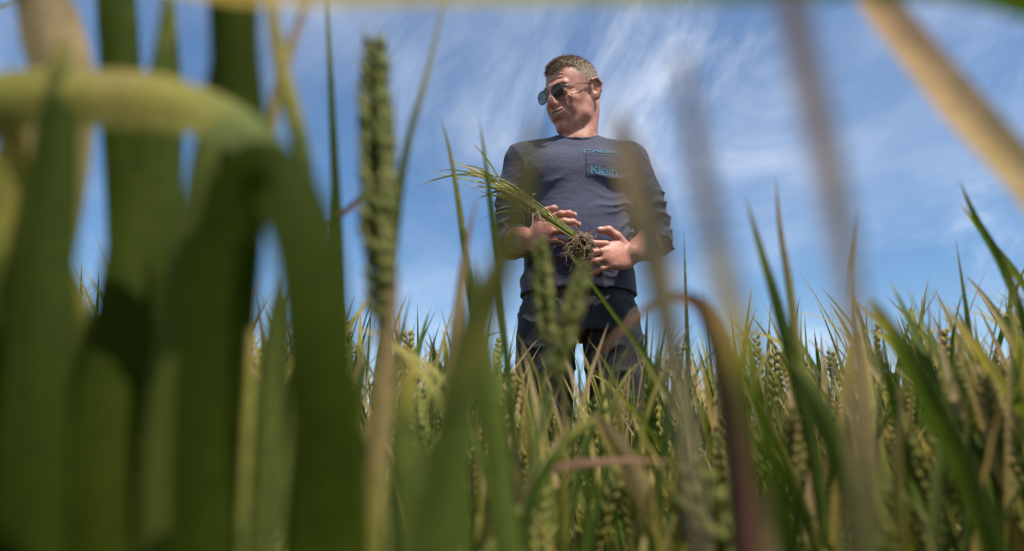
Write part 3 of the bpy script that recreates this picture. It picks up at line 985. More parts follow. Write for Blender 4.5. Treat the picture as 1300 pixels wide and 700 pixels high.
# ribbed collar
g = Geo()
ringp = []
for q in range(49):
    a_ = 2 * math.pi * q / 48
    x_, y_ = MX + .004 + .0675 * math.cos(a_), MY + .006 + .0700 * math.sin(a_)
    h_ = SB.ray_cast(Vector((x_, y_, 1.7)), Vector((0, 0, -1)))
    ringp.append([x_, y_, (h_[0].z if h_[0] is not None else 1.48) + .001])
ringp = np.array(ringp)
ringp[:-1, 2] = sum(np.roll(ringp[:-1, 2], k_) for k_ in range(-4, 5)) / 9; ringp[-1] = ringp[0]
tube(g, ringp, .0066, 8, cap=False)
put('collar', g.mesh('collar', M_JERSEY), shirt_o)

# chest pocket: a thin patch with stitched edge, lying on the cloth
TILT = -0.10
PO = np.array([0.216, 1.389])


def pk(a, b):
    return PO[0] + a * math.cos(TILT) + b * math.sin(TILT) * .3, PO[1] + a * math.sin(TILT) * .55 - b


g = Geo()
na, nb = 22, 18
outl = []
vv = []
for off in (.0005, .0020):
    for a_ in np.linspace(0, .094, na):
        for b_ in np.linspace(0, .082, nb):
            e_ = min(a_, .094 - a_, b_, .082 - b_)
            o_ = off if off < .001 else min(off, .0008 + e_ * .4)
            x_, z_ = pk(a_, b_)
            vv.append(on_shirt(x_, z_, o_))
i, j = np.meshgrid(np.arange(na - 1), np.arange(nb - 1), indexing='ij'); i, j = i.ravel(), j.ravel()
k2 = na * nb
g.add(vv, np.concatenate([np.stack([k2 + i * nb + j, k2 + i * nb + j + 1, k2 + (i + 1) * nb + j + 1, k2 + (i + 1) * nb + j], 1)]))
pocket = put('pocket', g.mesh('pocket', M_JERSEY), shirt_o)
g = Geo()
for a0, b0, a1, b1 in ((0.001, 0, .001, .081), (.093, 0, .093, .081), (0, .081, .094, .081), (0, .001, .094, .001), (0, .011, .094, .011)):
    pts = [on_shirt(*pk(a0 + (a1 - a0) * t, b0 + (b1 - b0) * t), .0023) for t in np.linspace(0, 1, 26)]
    tube(g, pts, .0004, 5)
put('stitching', g.mesh('stitching', simple('dark_thread', (.045, .046, .075), .9)), pocket)

# printed lettering, drawn as strokes; the upper word is cut by the pocket's edge
M_INK = simple('turquoise_print', (.045, .19, .29), .7, .2, 0, 300, .3)


def arc(cx, cy, r, a0, a1, n=20, ry=None):
    return [(cx + r * math.cos(R(a)), cy + (ry or r) * math.sin(R(a))) for a in np.linspace(a0, a1, n)]


GLY = {  # strokes in units of x-height, advance
    'C': ([arc(.75, .72, .72, 48, 312, 30)], 1.55),
    'a': ([arc(.5, .5, .48, 0, 360, 28), [(.98, 1.0), (.98, 0)]], 1.28),
    'l': ([[(.12, 1.5), (.12, 0)]], .42),
    'v': ([[(0, 1), (.42, 0), (.84, 1)]], 1.0),
    'i': ([[(.12, 1), (.12, 0)], arc(.12, 1.36, .06, 0, 360, 9)], .42),
    'n': ([[(.1, 1), (.1, 0)], [(.1, .55)] + arc(.47, .60, .37, 170, 0, 14) + [(.84, 0)]], 1.1),
    'K': ([[(.1, 1.45), (.1, 0)], [(.95, 1.45), (.14, .68)], [(.38, .90), (1.02, 0)]], 1.22),
    'e': ([[(.03, .5), (.97, .5)] + arc(.5, .5, .47, 0, 320, 26)], 1.15),
}


def letter(ch, a, b, s, cut=None):
    """a along the pocket's top edge, b downwards to the baseline, s x-height"""
    g = Geo()
    for st in GLY[ch][0]:
        st = np.array(st, float)
        L = np.linalg.norm(np.diff(st, axis=0), axis=1); cum = np.r_[0, np.cumsum(L)]
        n_ = max(4, int(cum[-1] * s / .0015))
        t = np.linspace(0, cum[-1], n_)
        p = np.stack([np.interp(t, cum, st[:, 0]), np.interp(t, cum, st[:, 1])], 1)
        d = np.gradient(p, axis=0); d /= np.linalg.norm(d, axis=1, keepdims=True) + 1e-9
        w_ = .085
        nn = np.stack([-d[:, 1], d[:, 0]], 1) * w_
        run = []
        for q in range(n_):
            if cut is not None and p[q, 1] < cut:
                if len(run) > 1: stroke(g, run, a, b, s)
                run = []
                continue
            run.append((p[q] - nn[q], p[q] + nn[q]))
        if len(run) > 1: stroke(g, run, a, b, s)
    put('printed_letter', g.mesh('printed_letter', M_INK), shirt_o)
    return GLY[ch][1] * s


def stroke(g, run, a, b, s):
    vv = []
    for lft, rgt in run:
        for pt in (lft, rgt):
            vv.append(on_shirt(*pk(a + pt[0] * s, b - pt[1] * s), .0032))
    g.add(vv, [(2 * q, 2 * q + 1, 2 * q + 3, 2 * q + 2) for q in range(len(run) - 1)])


a_ = -.004
for ch in 'Calvin': a_ += letter(ch, a_, .0056, .0168, .35)
a_ = .014
for ch in 'Klein': a_ += letter(ch, a_, .076, .0185)

# trousers
tr_f = Field((-0.02, 1.78, 0.05), (0.42, 2.13, 1.06), 4e-3)
tr_f.loft([(0.865, MX - .006, MY + .004, .172, .118), (0.96, MX - .006, MY + .002, .166, .116), (1.03, MX - .006, MY, .150, .110)], .03, 2.3)
for sx in (-1, 1):
    lx = MX - .006 + sx * .098
    tr_f.loft([(0.06, lx + sx * .028, MY + .02, .066, .072), (.28, lx + sx * .022, MY + .012, .070, .076), (.50, lx + sx * .012, MY, .078, .082), (.70, lx + sx * .006, MY, .084, .094),
               (.86, lx - sx * .002, MY + .002, .086, .108), (.95, lx - sx * .010, MY + .004, .082, .112)], .012, 2.15)
sl, X, Y, Z = tr_f.region(tr_f.lo, tr_f.lo + tr_f.n * tr_f.h)
u = np.abs(X - MX + .006)
fz = ridge((Z - .9 * u) * 44 + 1.2 * np.sin(X * 40), 2.4) * (.5 + .5 * np.sin(X * 60 + Z * 20)) * .006 * np.clip((.98 - Z) / .05, 0, 1)
fz = fz + ridge(Z * 55 + 3 * np.sin(X * 25), 2) * np.clip((.5 - Z) / .2, 0, 1) * .006
tr_f.F -= fz.astype(np.float32)
V, Q = tr_f.polygonise()
V = relax(V, Q, 1, .4)
m, nd, lk, out = new_mat('charcoal_denim')
tcn = N(nd, 'ShaderNodeTexCoord')
n1 = N(nd, 'ShaderNodeTexNoise'); n1.inputs['Scale'].default_value = 420; n1.inputs['Detail'].default_value = 3
mp = N(nd, 'ShaderNodeMapping'); mp.inputs['Scale'].default_value = (1, 1, .3); lk.new(tcn.outputs['Object'], mp.inputs[0]); lk.new(mp.outputs[0], n1.inputs['Vector'])
n2 = N(nd, 'ShaderNodeTexNoise'); n2.inputs['Scale'].default_value = 14; n2.inputs['Detail'].default_value = 5; lk.new(tcn.outputs['Object'], n2.inputs['Vector'])
ad = N(nd, 'ShaderNodeMath', operation='MULTIPLY_ADD'); ad.inputs[1].default_value = .5; lk.new(n1.outputs[0], ad.inputs[0]); lk.new(n2.outputs[0], ad.inputs[2])
r1 = ramp(nd, [(.5, (.010, .010, .011)), (.78, (.022, .022, .023)), (.95, (.046, .045, .045))]); lk.new(ad.outputs[0], r1.inputs[0])
bp = N(nd, 'ShaderNodeBump'); bp.inputs['Strength'].default_value = .6; bp.inputs['Distance'].default_value = .004; lk.new(ad.outputs[0], bp.inputs['Height'])
b = principled(nd, Roughness=.8); b.inputs['Specular IOR Level'].default_value = .25
lk.new(r1.outputs[0], b.inputs['Base Color']); lk.new(bp.outputs[0], b.inputs['Normal']); lk.new(b.outputs[0], out.inputs[0])
trousers = put('trousers', raw_mesh('trousers', V, Q, NOT, None, m), person)

# shoes
sf = Field((-0.05, 1.72, -0.03), (0.46, 2.12, 0.14), 4e-3)
for sx in (-1, 1):
    cx = MX - .006 + sx * .13
    sf.ell((cx + sx * .012, MY - .09, .03), (.045, .10, .035), None, .03)
    sf.ell((cx, MY + .02, .04), (.04, .075, .05), None, .03)
    sf.cap((cx, MY + .03, .05), (cx, MY + .03, .12), .042, .042, .03)
V, Q = sf.polygonise()
for nm, sel in (('shoe', V[:, 0] < MX), ('shoe', V[:, 0] >= MX)):
    idx = np.cumsum(sel) - 1
    qq = Q[sel[Q].all(1)]
    put(nm, raw_mesh(nm, V[sel], idx[qq], NOT, None, simple('brown_leather', (.06, .035, .02), .6, .4, 0, 30, .4, .002)), person)

# ------------------------------------------------------------------ the uprooted bunch he holds
bunch = tag(empty('wheat_bunch', (0.165, 1.655, 1.05)), 'uprooted bunch of wheat with soil-caked roots held in the man\'s hands', 'wheat')
BI = Matrix.Translation(-Vector((0.165, 1.655, 1.05)))


def bput(name, g, mat, parent=None):
    o = put(name, g.mesh(name, mat), parent or bunch)
    if parent is None: o.matrix_parent_inverse = BI
    return o


B0 = np.array([0.160, 1.650, 1.068]); B1 = np.array([0.075, 1.632, 1.128]); B2 = np.array([-0.015, 1.612, 1.182]); B3 = np.array([-0.135, 1.590, 1.228])
M_PALE = plant_mat('pale_pulled_wheat', {'fresh': [(0.0, (0.22, 0.26, 0.06)), (1.0, (0.36, 0.37, 0.12))], 'wither': [(0.0, (.40, .38, .12)), (.3, (.56, .47, .21)), (1.0, (.56, .42, .24))]}, .3)
M_SOILB = simple('clinging_soil', (.105, .075, .05), .95, .2, 0, 90, .6, .006)
M_ROOT = simple('dry_root', (.30, .20, .11), .8, .3, 0, 200, .4)
rb = Field((0.09, 1.56, 0.96), (0.26, 1.74, 1.13), 2.5e-3)
rb.ell((0.176, 1.655, 1.048), (.026, .023, .028), None, .02)
for q in range(46):
    d = unit(rng.normal(0, 1, 3)); rb.ell(np.array([0.177, 1.655, 1.046]) + d * rng.uniform(.014, .034) * np.array([1, .9, 1.1]), rng.uniform(.003, .010, 3), None, .006)
sl, X, Y, Z = rb.region(rb.lo, rb.lo + rb.n * rb.h)
rb.F -= (.0022 * np.sin(X * 610 + np.sin(Z * 400)) * np.sin(Y * 580 + 1) * np.sin(Z * 640)).astype(np.float32)
V, Q = rb.polygonise()
ro = put('root_ball', raw_mesh('root_ball', V, Q, NOT, None, M_SOILB), bunch); ro.matrix_parent_inverse = BI
for q in range(150):                                     # fine roots
    c0 = np.array([0.170, 1.652, 1.050]) + rng.normal(0, .014, 3)
    d = unit(rng.normal(0, 1, 3) + np.array([.3, -.2, -.4])); l_ = rng.uniform(.035, .062)
    if q < 8: l_ *= 1.5
    P = [c0]
    for _ in range(6):
        d = unit(d + rng.normal(0, .45, 3) + np.array([0, 0, -.16])); P.append(P[-1] + d * l_ / 6)
    g = Geo(); tube(g, spline(P, 12), np.linspace(.0009, .00035, 12), 4, (.5, .5))
    bput('root', g, M_ROOT)
for q in range(20):                                     # stems, gathered at the roots and loosening upwards
    o = rng.normal(0, 1, 3); sp_ = rng.uniform(.5, 1.0)
    end = rng.uniform(.55, .95)
    axis = spline([B0, B1, B2, B3], 24)
    k_ = int(24 * end)
    A_ = axis[:k_] + o * (np.linspace(.005, .014, k_) * sp_)[:, None]
    g = Geo(); dry = rng.choice([0.0, .25, .45, .7]); tube(g, A_, np.linspace(.0021, .0014, k_), 6, (rng.random(), dry))
    bput('stem', g, M_PALE)
    T = unit(A_[-1] - A_[-4])
    for w in range(2):
        st_ = int(rng.uniform(.6, .99) * k_)
        p = A_[st_]; T = unit(A_[st_] - A_[max(st_ - 4, 0)])
        d = unit(T + rng.normal(0, .22, 3)); l_ = rng.uniform(.07, .15)
        sag = np.array([0, 0, -1.0]) * rng.uniform(0, .045) + rng.normal(0, .008, 3)
        P = spline([p, p + d * l_ * .35, p + d * l_ * .7 + sag * .4, p + d * l_ + sag], 10)
        g = Geo(); ribbon(g, P, leaf_w(10, rng.uniform(.003, .0058)), unit(np.cross(d, [0, 1, .2]) + rng.normal(0, .4, 3)), .2, (rng.random(), rng.choice([.05, .2, .35, .6])), 2)
        bput('leaf', g, M_PALE)
for q in range(9):                                      # withered sheaths bent back near the hand
    p = spline([B0, B1, B2], 20)[rng.integers(7, 18)] + rng.normal(0, .008, 3)
    d = unit(rng.normal(0, .7, 3) + np.array([-.2, -.5, -.8])); l_ = rng.uniform(.03, .075)
    P = spline([p, p + d * l_ * .3 + [-.008, -.004, .012], p + d * l_ * .7, p + d * l_ + [0.004, 0, -.01]], 9)
    g = Geo(); ribbon(g, P, leaf_w(9, .0045), unit(rng.normal(0, 1, 3)), .25, (rng.random(), .9), 2)
    bput('withered_leaf', g, M_STRAW)

# ------------------------------------------------------------------ wheat
CP, SP = math.cos(PITCH), math.sin(PITCH)


def at(px, py, d):
    """a point of the place: sight line through photo pixel (px, py), d metres ahead of the lens"""
    a, b = (px - 650) / FPX, (350 - py) / FPX
    D = np.array([a, CP - b * SP, SP + b * CP])
    return np.array([0, 0, CAM_H]) + D * (d / D[1])


def to_px(p):
    x, y, z = p[..., 0], p[..., 1], p[..., 2] - CAM_H
    dep = y * CP + z * SP
    return 650 + FPX * x / dep, 350 - FPX * (z * CP - y * SP) / dep


def ground_z(x, y):
    return 0.02 * math.sin(x * 5.1 + math.sin(y * 3.7)) * math.sin(y * 4.3 + 1) + 0.012 * math.sin(x * 13 + y * 9) - .02


def floret(g, c, d, s, ln, r, sides=6, tone=(.5, 0), rings=5):
    """one husk: a pointed spindle leaning outwards"""
    t = np.linspace(0, 1, rings)
    rad = r * np.sin(np.pi * np.clip(t * .92 + .04, 0, 1)) ** .8
    P = c + d * (ln * t)[:, None] + s * (r * .5 * np.sin(t * np.pi))[:, None]
    tube(g, P, rad, sides, tone, cap=False)


def ear_frames(P):
    P = np.asarray(P, float)
    T = tangents(P)
    S = np.cross(T, [0.3, 1, 0.1]); S /= np.linalg.norm(S, axis=1, keepdims=True)
    return P, T, S, np.cross(T, S)


def spikelet_mesh(L=.0135, w=.0052, awn=.012, sides=6, rings=5):
    """local frame: z along the ear, x outwards"""
    g = Geo()
    z = np.array([0, 0, 1.0]); x = np.array([1.0, 0, 0]); y = np.array([0, 1.0, 0])
    for sy, lean, l_ in ((-1, .34, .95), (1, .34, .95), (0, .55, 1.05)):
        d = unit(z + x * lean + y * sy * .34)
        c = y * sy * w * .35 + x * .001
        floret(g, c, d, unit(x + y * sy * .6), L * l_, w * .62, sides, (.5, .1), rings)
        if awn:
            p = c + d * L * l_ * .95
            tube(g, [p, p + unit(d + z * .8) * awn * .5, p + unit(d + z * 1.2) * awn], [.0005, .0004, .00012], 3, (.5, .35), cap=False)
    return g


SPK = spikelet_mesh().mesh('spikelet', M_EAR)
GROUP_NEAR = 'wheat plants close in front of the lens'


def child(name, me, parent, inv=None):
    o = put(name, me, parent)
    if inv is not None: o.matrix_parent_inverse = inv
    return o


def near_plant(label, leaves=(), stems=(), ears=(), root=None, group=GROUP_NEAR):
    """leaves: (points, width mm, dryness, material, roll, options); points are (px, py, metres ahead), base first"""
    first = (leaves[0][0] if leaves else stems[0][0])[0]
    B = at(*first)
    rx, ry = (B[0] + rng.uniform(-.03, .03), max(B[1] + rng.uniform(-.03, .03), .08)) if root is None else root
    rz = ground_z(rx, ry)
    e = tag(empty('wheat_plant', (rx, ry, rz)), label, 'wheat', group)
    inv = Matrix.Translation((-rx, -ry, -rz))
    rnd = rng.random()
    g = Geo()
    low = np.array([rx, ry, rz - .01])
    tube(g, spline([low, low * .6 + B * .4 + [.01, 0, 0], low * .15 + B * .85, B], 18), np.linspace(.0028, .0018, 18), 8, (rnd, .15))
    child('stem', g.mesh('stem', M_STEM), e, inv)
    for lf in leaves:
        pts, wmm, dry, mat, roll = lf[:5]
        opt = lf[5] if len(lf) > 5 else {}
        W_ = [at(*p) for p in pts]
        if np.linalg.norm(W_[0] - B) > .03:        # joined to the stem by its sheath
            g = Geo()
            tube(g, spline([low * .4 + B * .6, (low * .4 + B * .6) * .4 + W_[0] * .6, W_[0]], 10), np.linspace(.002, .0014, 10), 6, (rnd, dry * .5))
            child('leaf_sheath', g.mesh('leaf_sheath', M_STEM), e, inv)
        n_ = 30
        C_ = spline(W_, n_)
        T = tangents(C_)
        view = C_ - np.array([0, 0, CAM_H]); view /= np.linalg.norm(view, axis=1, keepdims=True)
        S = np.cross(T, view); S /= np.linalg.norm(S, axis=1, keepdims=True) + 1e-9
        up = np.cross(S, T)
        rl = R(roll) + np.linspace(0, R(opt.get('twist', 18)), n_)
        S = S * np.cos(rl)[:, None] + up * np.sin(rl)[:, None]
        if 'w' in opt: w_ = np.interp(np.linspace(0, 1, n_), np.linspace(0, 1, len(opt['w'])), opt['w']) * 1e-3
        else: w_ = leaf_w(n_, wmm * 1e-3, opt.get('base', .8), opt.get('peak', .35))
        if 'd' in opt: dry = np.interp(np.linspace(0, 1, n_), np.linspace(0, 1, len(opt['d'])), opt['d'])
        g = Geo()
        ribbon(g, C_, w_, S, opt.get('fold', .14), (rnd + rng.uniform(-.1, .1), dry), 6, .03)
        o = child('leaf', g.mesh('leaf', mat), e, inv)
        if 'label' in opt: o['label'] = opt['label']
    for pts, rmm, dry in stems:
        g = Geo()
        W_ = [at(*p) for p in pts]
        if np.linalg.norm(W_[0] - B) > .02: W_ = [low * .3 + B * .7] + W_
        tube(g, spline(W_, 20), np.linspace(rmm * 1.15e-3, rmm * .85e-3, 20), 8, (rnd, dry))
        child('stem', g.mesh('stem', M_STEM), e, inv)
    for pts, dry, sc in ears:
        P_ = spline([at(*p) for p in pts], 24)
        L_ = np.linalg.norm(np.diff(P_, axis=0), axis=1).sum()
        n_ = max(8, int(L_ / (.0036 * sc)))
        P_, T, S, U = ear_frames(spline([at(*p) for p in pts], n_))
        g = Geo(); tube(g, P_, .0012 * sc, 6, (.5, .1))
        eo = child('ear', g.mesh('rachis', M_STEM), e, inv)
        for q in range(n_):
            sx = 1 if q % 2 else -1
            k_ = sc * (.72 + .36 * math.sin(math.pi * min(1, (q + 1.5) / n_)))
            k_ *= rng.uniform(.86, 1.12)
            X_, Z_ = unit(S[q] * sx + rng.normal(0, .16, 3)), T[q]
            Z_ = unit(Z_ + rng.normal(0, .07, 3)); X_ = unit(X_ - np.dot(X_, Z_) * Z_)
            Y_ = np.cross(Z_, X_)
            M4 = Matrix(((X_[0] * k_, Y_[0] * k_, Z_[0] * k_, P_[q][0]), (X_[1] * k_, Y_[1] * k_, Z_[1] * k_, P_[q][1]), (X_[2] * k_, Y_[2] * k_, Z_[2] * k_, P_[q][2]), (0, 0, 0, 1)))
            so = put('spikelet', SPK, eo)
            so.matrix_basis = M4
    return e


LF, DK, RD, ST = M_LEAF, M_DARK, M_RED, M_STRAW
# --- thick growth on the left
near_plant('broad dark green wheat leaf arching over beside the thin tall blade',
           [([(250, 790, .172), (258, 560, .170), (272, 380, .166), (300, 245, .162), (345, 218, .160), (390, 300, .160), (409, 450, .162), (417, 620, .168), (420, 790, .172)], 22, .02, DK, 8, {'w': [15, 16, 17, 17, 17, 17, 17, 16, 14], 'twist': 10}),
            ([(285, 420, .20), (296, 200, .20), (290, 60, .20), (284, -140, .20)], 20, .05, DK, 25, {'w': [18, 20, 21, 21]})], root=(-.10, .17))
near_plant('pale yellow-green wheat leaf lying level across the dark leaves at upper left',
           [([(-330, 520, .21), (-170, 230, .195), (-20, 130, .185), (110, 116, .18), (220, 126, .178), (310, 160, .180), (368, 225, .188), (404, 330, .2)], 17, .47, LF, 30, {'w': [14, 20, 22, 21, 20, 18, 15, 9], 'd': [.35, .42, .46, .43, .34, .14, .0, .0]})], root=(-.27, .22))
near_plant('wheat plant with broad straw and yellow leaf tip in the top left corner',
           [([(30, 420, .23), (72, 140, .22), (58, 40, .22), (18, -60, .22), (-40, -110, .22)], 24, .62, LF, 20, {'base': .9, 'peak': .5})], root=(-.20, .25))
near_plant('dark green wheat blade standing upright behind the level pale leaf near top left',
           [([(170, 520, .26), (160, 260, .26), (150, 90, .26), (138, -90, .26)], 17, .08, DK, 10, {'w': [15, 17, 18, 17]})])
near_plant('very dark broad wheat leaf rising along the left edge of the picture',
           [([(30, 800, .165), (40, 520, .165), (55, 300, .172), (72, 130, .18), (80, 40, .19)], 15, .12, DK, 15, {'base': 1, 'peak': .5}),
            ([(-10, 780, .19), (0, 450, .19), (8, 230, .19), (20, 120, .19)], 15, .3, DK, 5)])
near_plant('olive wheat leaves between dark edge leaf and arching leaf',
           [([(128, 800, .2), (125, 560, .2), (150, 370, .205), (182, 200, .215), (206, 60, .22), (216, -80, .22)], 14, .14, DK, 12, {'base': 1}),
            ([(85, 800, .24), (92, 600, .24), (100, 430, .24), (92, 330, .24)], 15, .2, LF, 30),
            ([(185, 800, .25), (182, 560, .25), (200, 330, .25), (216, 150, .26), (222, 0, .26)], 17, .1, DK, -15, {'base': 1})])
near_plant('sunlit yellow-green wheat leaf upright beside the left leg of the arching leaf',
           [([(196, 800, .2), (200, 600, .2), (214, 430, .2), (238, 290, .2), (268, 110, .205), (284, 0, .21)], 15, .12, LF, 35, {'base': 1, 'peak': .5})])
near_plant('shaded wheat leaves filling the bottom left corner behind the dark edge leaf',
           [([(60, 800, .28), (70, 620, .28), (62, 480, .28), (80, 340, .28)], 20, .1, DK, 10, {'base': 1}),
            ([(0, 800, .3), (10, 620, .3), (25, 480, .3), (20, 330, .3)], 20, .2, DK, -20, {'base': 1}),
            ([(150, 800, .3), (150, 640, .3), (135, 520, .3), (120, 400, .3)], 20, .15, DK, 25, {'base': 1}),
            ([(100, 800, .34), (112, 660, .34), (122, 540, .34), (128, 380, .34)], 18, .05, DK, 0, {'base': 1})])
near_plant('shaded wheat leaves low behind the left leg of the arching leaf',
           [([(200, 800, .3), (196, 640, .3), (176, 500, .3), (168, 380, .3)], 20, .1, DK, 10, {'base': 1}),
            ([(260, 800, .32), (270, 640, .32), (286, 500, .32), (280, 360, .32)], 22, .08, DK, -15, {'base': 1}),
            ([(235, 800, .36), (228, 600, .36), (240, 460, .36), (232, 330, .36)], 18, .3, DK, 20, {'base': 1}),
            ([(310, 800, .36), (312, 680, .36), (300, 590, .36), (306, 500, .36)], 15, .12, DK, 0, {'base': 1})])
near_plant('dark wheat leaves low at the right foot of the arching leaf',
           [([(390, 800, .3), (384, 660, .3), (372, 540, .3), (376, 430, .3)], 17, .1, DK, 10, {'base': 1}),
            ([(450, 800, .24), (448, 640, .24), (444, 520, .24), (436, 420, .24)], 10, .1, DK, -15, {'base': 1})])
near_plant('grey-green wheat blade with pointed tip inside the gap under the arching leaf',
           [([(330, 800, .3), (333, 600, .3), (343, 450, .3), (352, 350, .3)], 15, .1, LF, 20),
            ([(300, 800, .33), (292, 620, .33), (300, 480, .33), (318, 400, .33)], 12, .05, DK, -10)])
near_plant('thin tall dark wheat blade rising to the top edge left of the green ear',
           [([(440, 780, .42), (434, 430, .42), (424, 200, .42), (412, -60, .42)], 7.5, .12, DK, 0, {'base': 1, 'peak': .4}),
            ([(385, 308, .42), (430, 275, .42), (470, 240, .41), (505, 200, .41)], 4, .95, RD, 0)])
near_plant('wheat plant with pale crossing blades above the bend of the dark arching leaf',
           [([(392, 330, .23), (386, 210, .23), (358, 90, .23), (342, 0, .23), (330, -70, .23)], 7, .38, LF, 0),
            ([(330, 250, .24), (350, 120, .24), (378, 30, .24), (410, -50, .24)], 6, .6, LF, 30)])
# --- the tall ear and its neighbours
near_plant('tall green wheat ear upright against the blue sky left of the man',
           stems=[([(494, 780, .31), (488, 600, .306), (483, 470, .303), (481, 405, .30)], 1.7, .05)],
           ears=[([(481, 410, .30), (480, 280, .298), (479, 170, .296), (475, 62, .295)], .10, .86)],
           leaves=[([(492, 760, .31), (470, 640, .31), (456, 560, .315), (450, 470, .32)], 8, .15, LF, 10)])
near_plant('slender wheat blade leaning right to the top edge beside the tall green ear',
           [([(462, 700, .34), (482, 520, .34), (496, 330, .34), (514, 195, .34), (545, 80, .34), (575, -50, .34)], 7, .22, LF, 25, {'base': 1, 'peak': .3})])
near_plant('pale straw wheat blade in front of the sky below the tall green ear',
           [([(462, 800, .27), (474, 620, .27), (486, 480, .27), (497, 390, .27), (506, 330, .27)], 9, .55, LF, 20)])
near_plant('wheat blade with pinkish withered tip pointing at the gap left of the bunch',
           [([(612, 620, .72), (600, 420, .72), (586, 290, .72), (572, 200, .72), (559, 148, .72)], 9, .32, LF, 20)])
near_plant('thin light green wheat blade ending just left of the man\'s shoulder',
           [([(660, 620, .62), (640, 430, .62), (626, 290, .62), (616, 205, .62), (608, 150, .62)], 7, .18, LF, 10)])
near_plant('bleached wheat blade bending up to the fanned tips of the held bunch',
           [([(545, 760, .42), (566, 520, .42), (580, 400, .42), (590, 320, .42), (607, 245, .42)], 8, .72, LF, 15)])
near_plant('hazy yellowish wheat leaf crossing the man\'s bent elbow',
           [([(505, 820, .15), (556, 580, .145), (612, 410, .14), (652, 280, .135), (682, 150, .13)], 6.5, .40, LF, 10, {'w': [5, 6, 6.5, 6.5, 5.5, 2], 'd': [.25, .33, .36, .32, .25]})])
near_plant('hazy tan wheat leaf across the man\'s sleeve beside the chest pocket',
           [([(905, 830, .15), (872, 560, .145), (842, 390, .14), (818, 270, .137), (796, 200, .135), (782, 140, .133)], 8, .5, ST, 5, {'w': [2, 2.5, 5.5, 8, 8, 6, 2], 'd': [.3, .3, .35, .3, .2]})])
near_plant('broad soft green wheat leaf in front of the man\'s leg on the left',
           [([(556, 800, .21), (566, 640, .21), (578, 520, .21), (596, 410, .21), (626, 325, .21)], 13, .12, LF, 15, {'base': 1}),
            ([(520, 800, .2), (525, 640, .2), (514, 540, .2), (520, 440, .2)], 9, .2, LF, -20)])
near_plant('dark green wheat blade bowing left in front of the trousers',
           [([(660, 800, .27), (636, 620, .27), (618, 480, .27), (604, 380, .27), (598, 320, .27)], 10, .06, LF, -10, {'base': 1})])
near_plant('pale green wheat ear in front of the man\'s hand holding the bunch',
           stems=[([(662, 780, .42), (676, 620, .42), (690, 500, .42), (694, 436, .42)], 1.3, .08)],
           ears=[([(694, 440, .42), (693, 400, .42), (690, 360, .42), (685, 312, .42)], .33, .66)],
           leaves=[([(664, 760, .43), (652, 620, .43), (640, 540, .43), (646, 470, .43)], 7, .12, LF, 20)])
near_plant('blurred wheat ear leaning right in front of the hanging roots',
           stems=[([(640, 800, .38), (664, 640, .38), (690, 540, .38), (704, 486, .38)], 1.3, .05)],
           ears=[([(704, 490, .38), (714, 440, .38), (726, 395, .38), (741, 345, .38)], .30, .66)],
           leaves=[([(640, 790, .35), (672, 640, .35), (716, 560, .35), (768, 520, .35)], 8, .2, LF, 30)])
near_plant('light green wheat stalk slanting from the roots down across the trouser leg',
           [([(905, 640, .82), (838, 484, .82), (776, 396, .82), (716, 312, .80)], 7, .1, LF, 30, {'base': 1, 'peak': .5})])
# --- right of the man
near_plant('reddish brown wheat leaf that arches over left of the trousers pocket level',
           [([(952, 800, .28), (940, 620, .28), (920, 480, .28), (896, 402, .285), (872, 380, .29), (840, 383, .30), (806, 404, .31), (752, 458, .33)], 14, .3, RD, 10, {'w': [11, 11, 10, 9, 7, 6, 5, 3.5, 1], 'twist': 35, 'd': [.3, .3, .35, .4, .6, .8]}),
            ([(962, 800, .29), (966, 720, .29), (972, 650, .29), (978, 600, .29)], 15, .78, LF, 10, {'base': 1, 'label': 'short orange withered leaf'})])
near_plant('wheat leaf fading from green base to whitish veil at the man\'s elbow level',
           [([(1020, 830, .13), (992, 640, .125), (952, 480, .115), (914, 340, .105), (886, 200, .10), (864, 70, .10)], 6, .50, LF, 5, {'w': [6, 6, 5.5, 4.5, 3.6, 3, 2], 'd': [.12, .2, .36, .62, .7, .6]})])
near_plant('grey tan wheat blade hanging hazily from the top edge over the sky',
           [([(1100, 820, .12), (1094, 600, .11), (1086, 430, .10), (1062, 270, .095), (1036, 150, .092), (1006, 20, .09), (985, -90, .09)], 5.2, .82, ST, 5, {'w': [1.5, 1.6, 2.6, 3.8, 4.2, 4, 3.4], 'd': [.3, .5, .8]})])
near_plant('golden withered wheat leaf slanting across the upper right corner',
           [([(1560, 640, .21), (1400, 370, .195), (1300, 232, .185), (1225, 148, .18), (1160, 70, .175), (1105, 0, .172), (1040, -100, .17)], 15, .66, ST, 12, {'w': [10, 11, 11.5, 12, 11.5, 10, 8], 'd': [.15, .2, .3, .45, .5, .5, .5], 'fold': .3})], root=(.26, .2))
near_plant('blurred olive wheat leaf lying along the top edge of the picture',
           [([(1600, 260, .15), (1430, 60, .135), (1300, 2, .128), (1150, -20, .122), (900, -12, .118), (600, -10, .116), (300, -12, .116), (60, -60, .118)], 7, .5, LF, 20, {'w': [8, 9, 9, 7, 6, 6, 6, 5], 'd': [.05, .05, .1, .2, .3, .35, .35]})], root=(.22, .13))
near_plant('tall brown-tipped green wheat blade alone against the sky right of the man',
           [([(1062, 800, .46), (1034, 590, .46), (992, 410, .46), (966, 320, .46), (945, 246, .46)], 9, .22, LF, 10)])
near_plant('narrow wheat blade with straw tip just right of the lone brown-tipped blade',
           [([(1046, 800, .52), (1024, 560, .52), (1004, 380, .52), (990, 290, .52), (985, 222, .52)], 7, .42, LF, 5)])
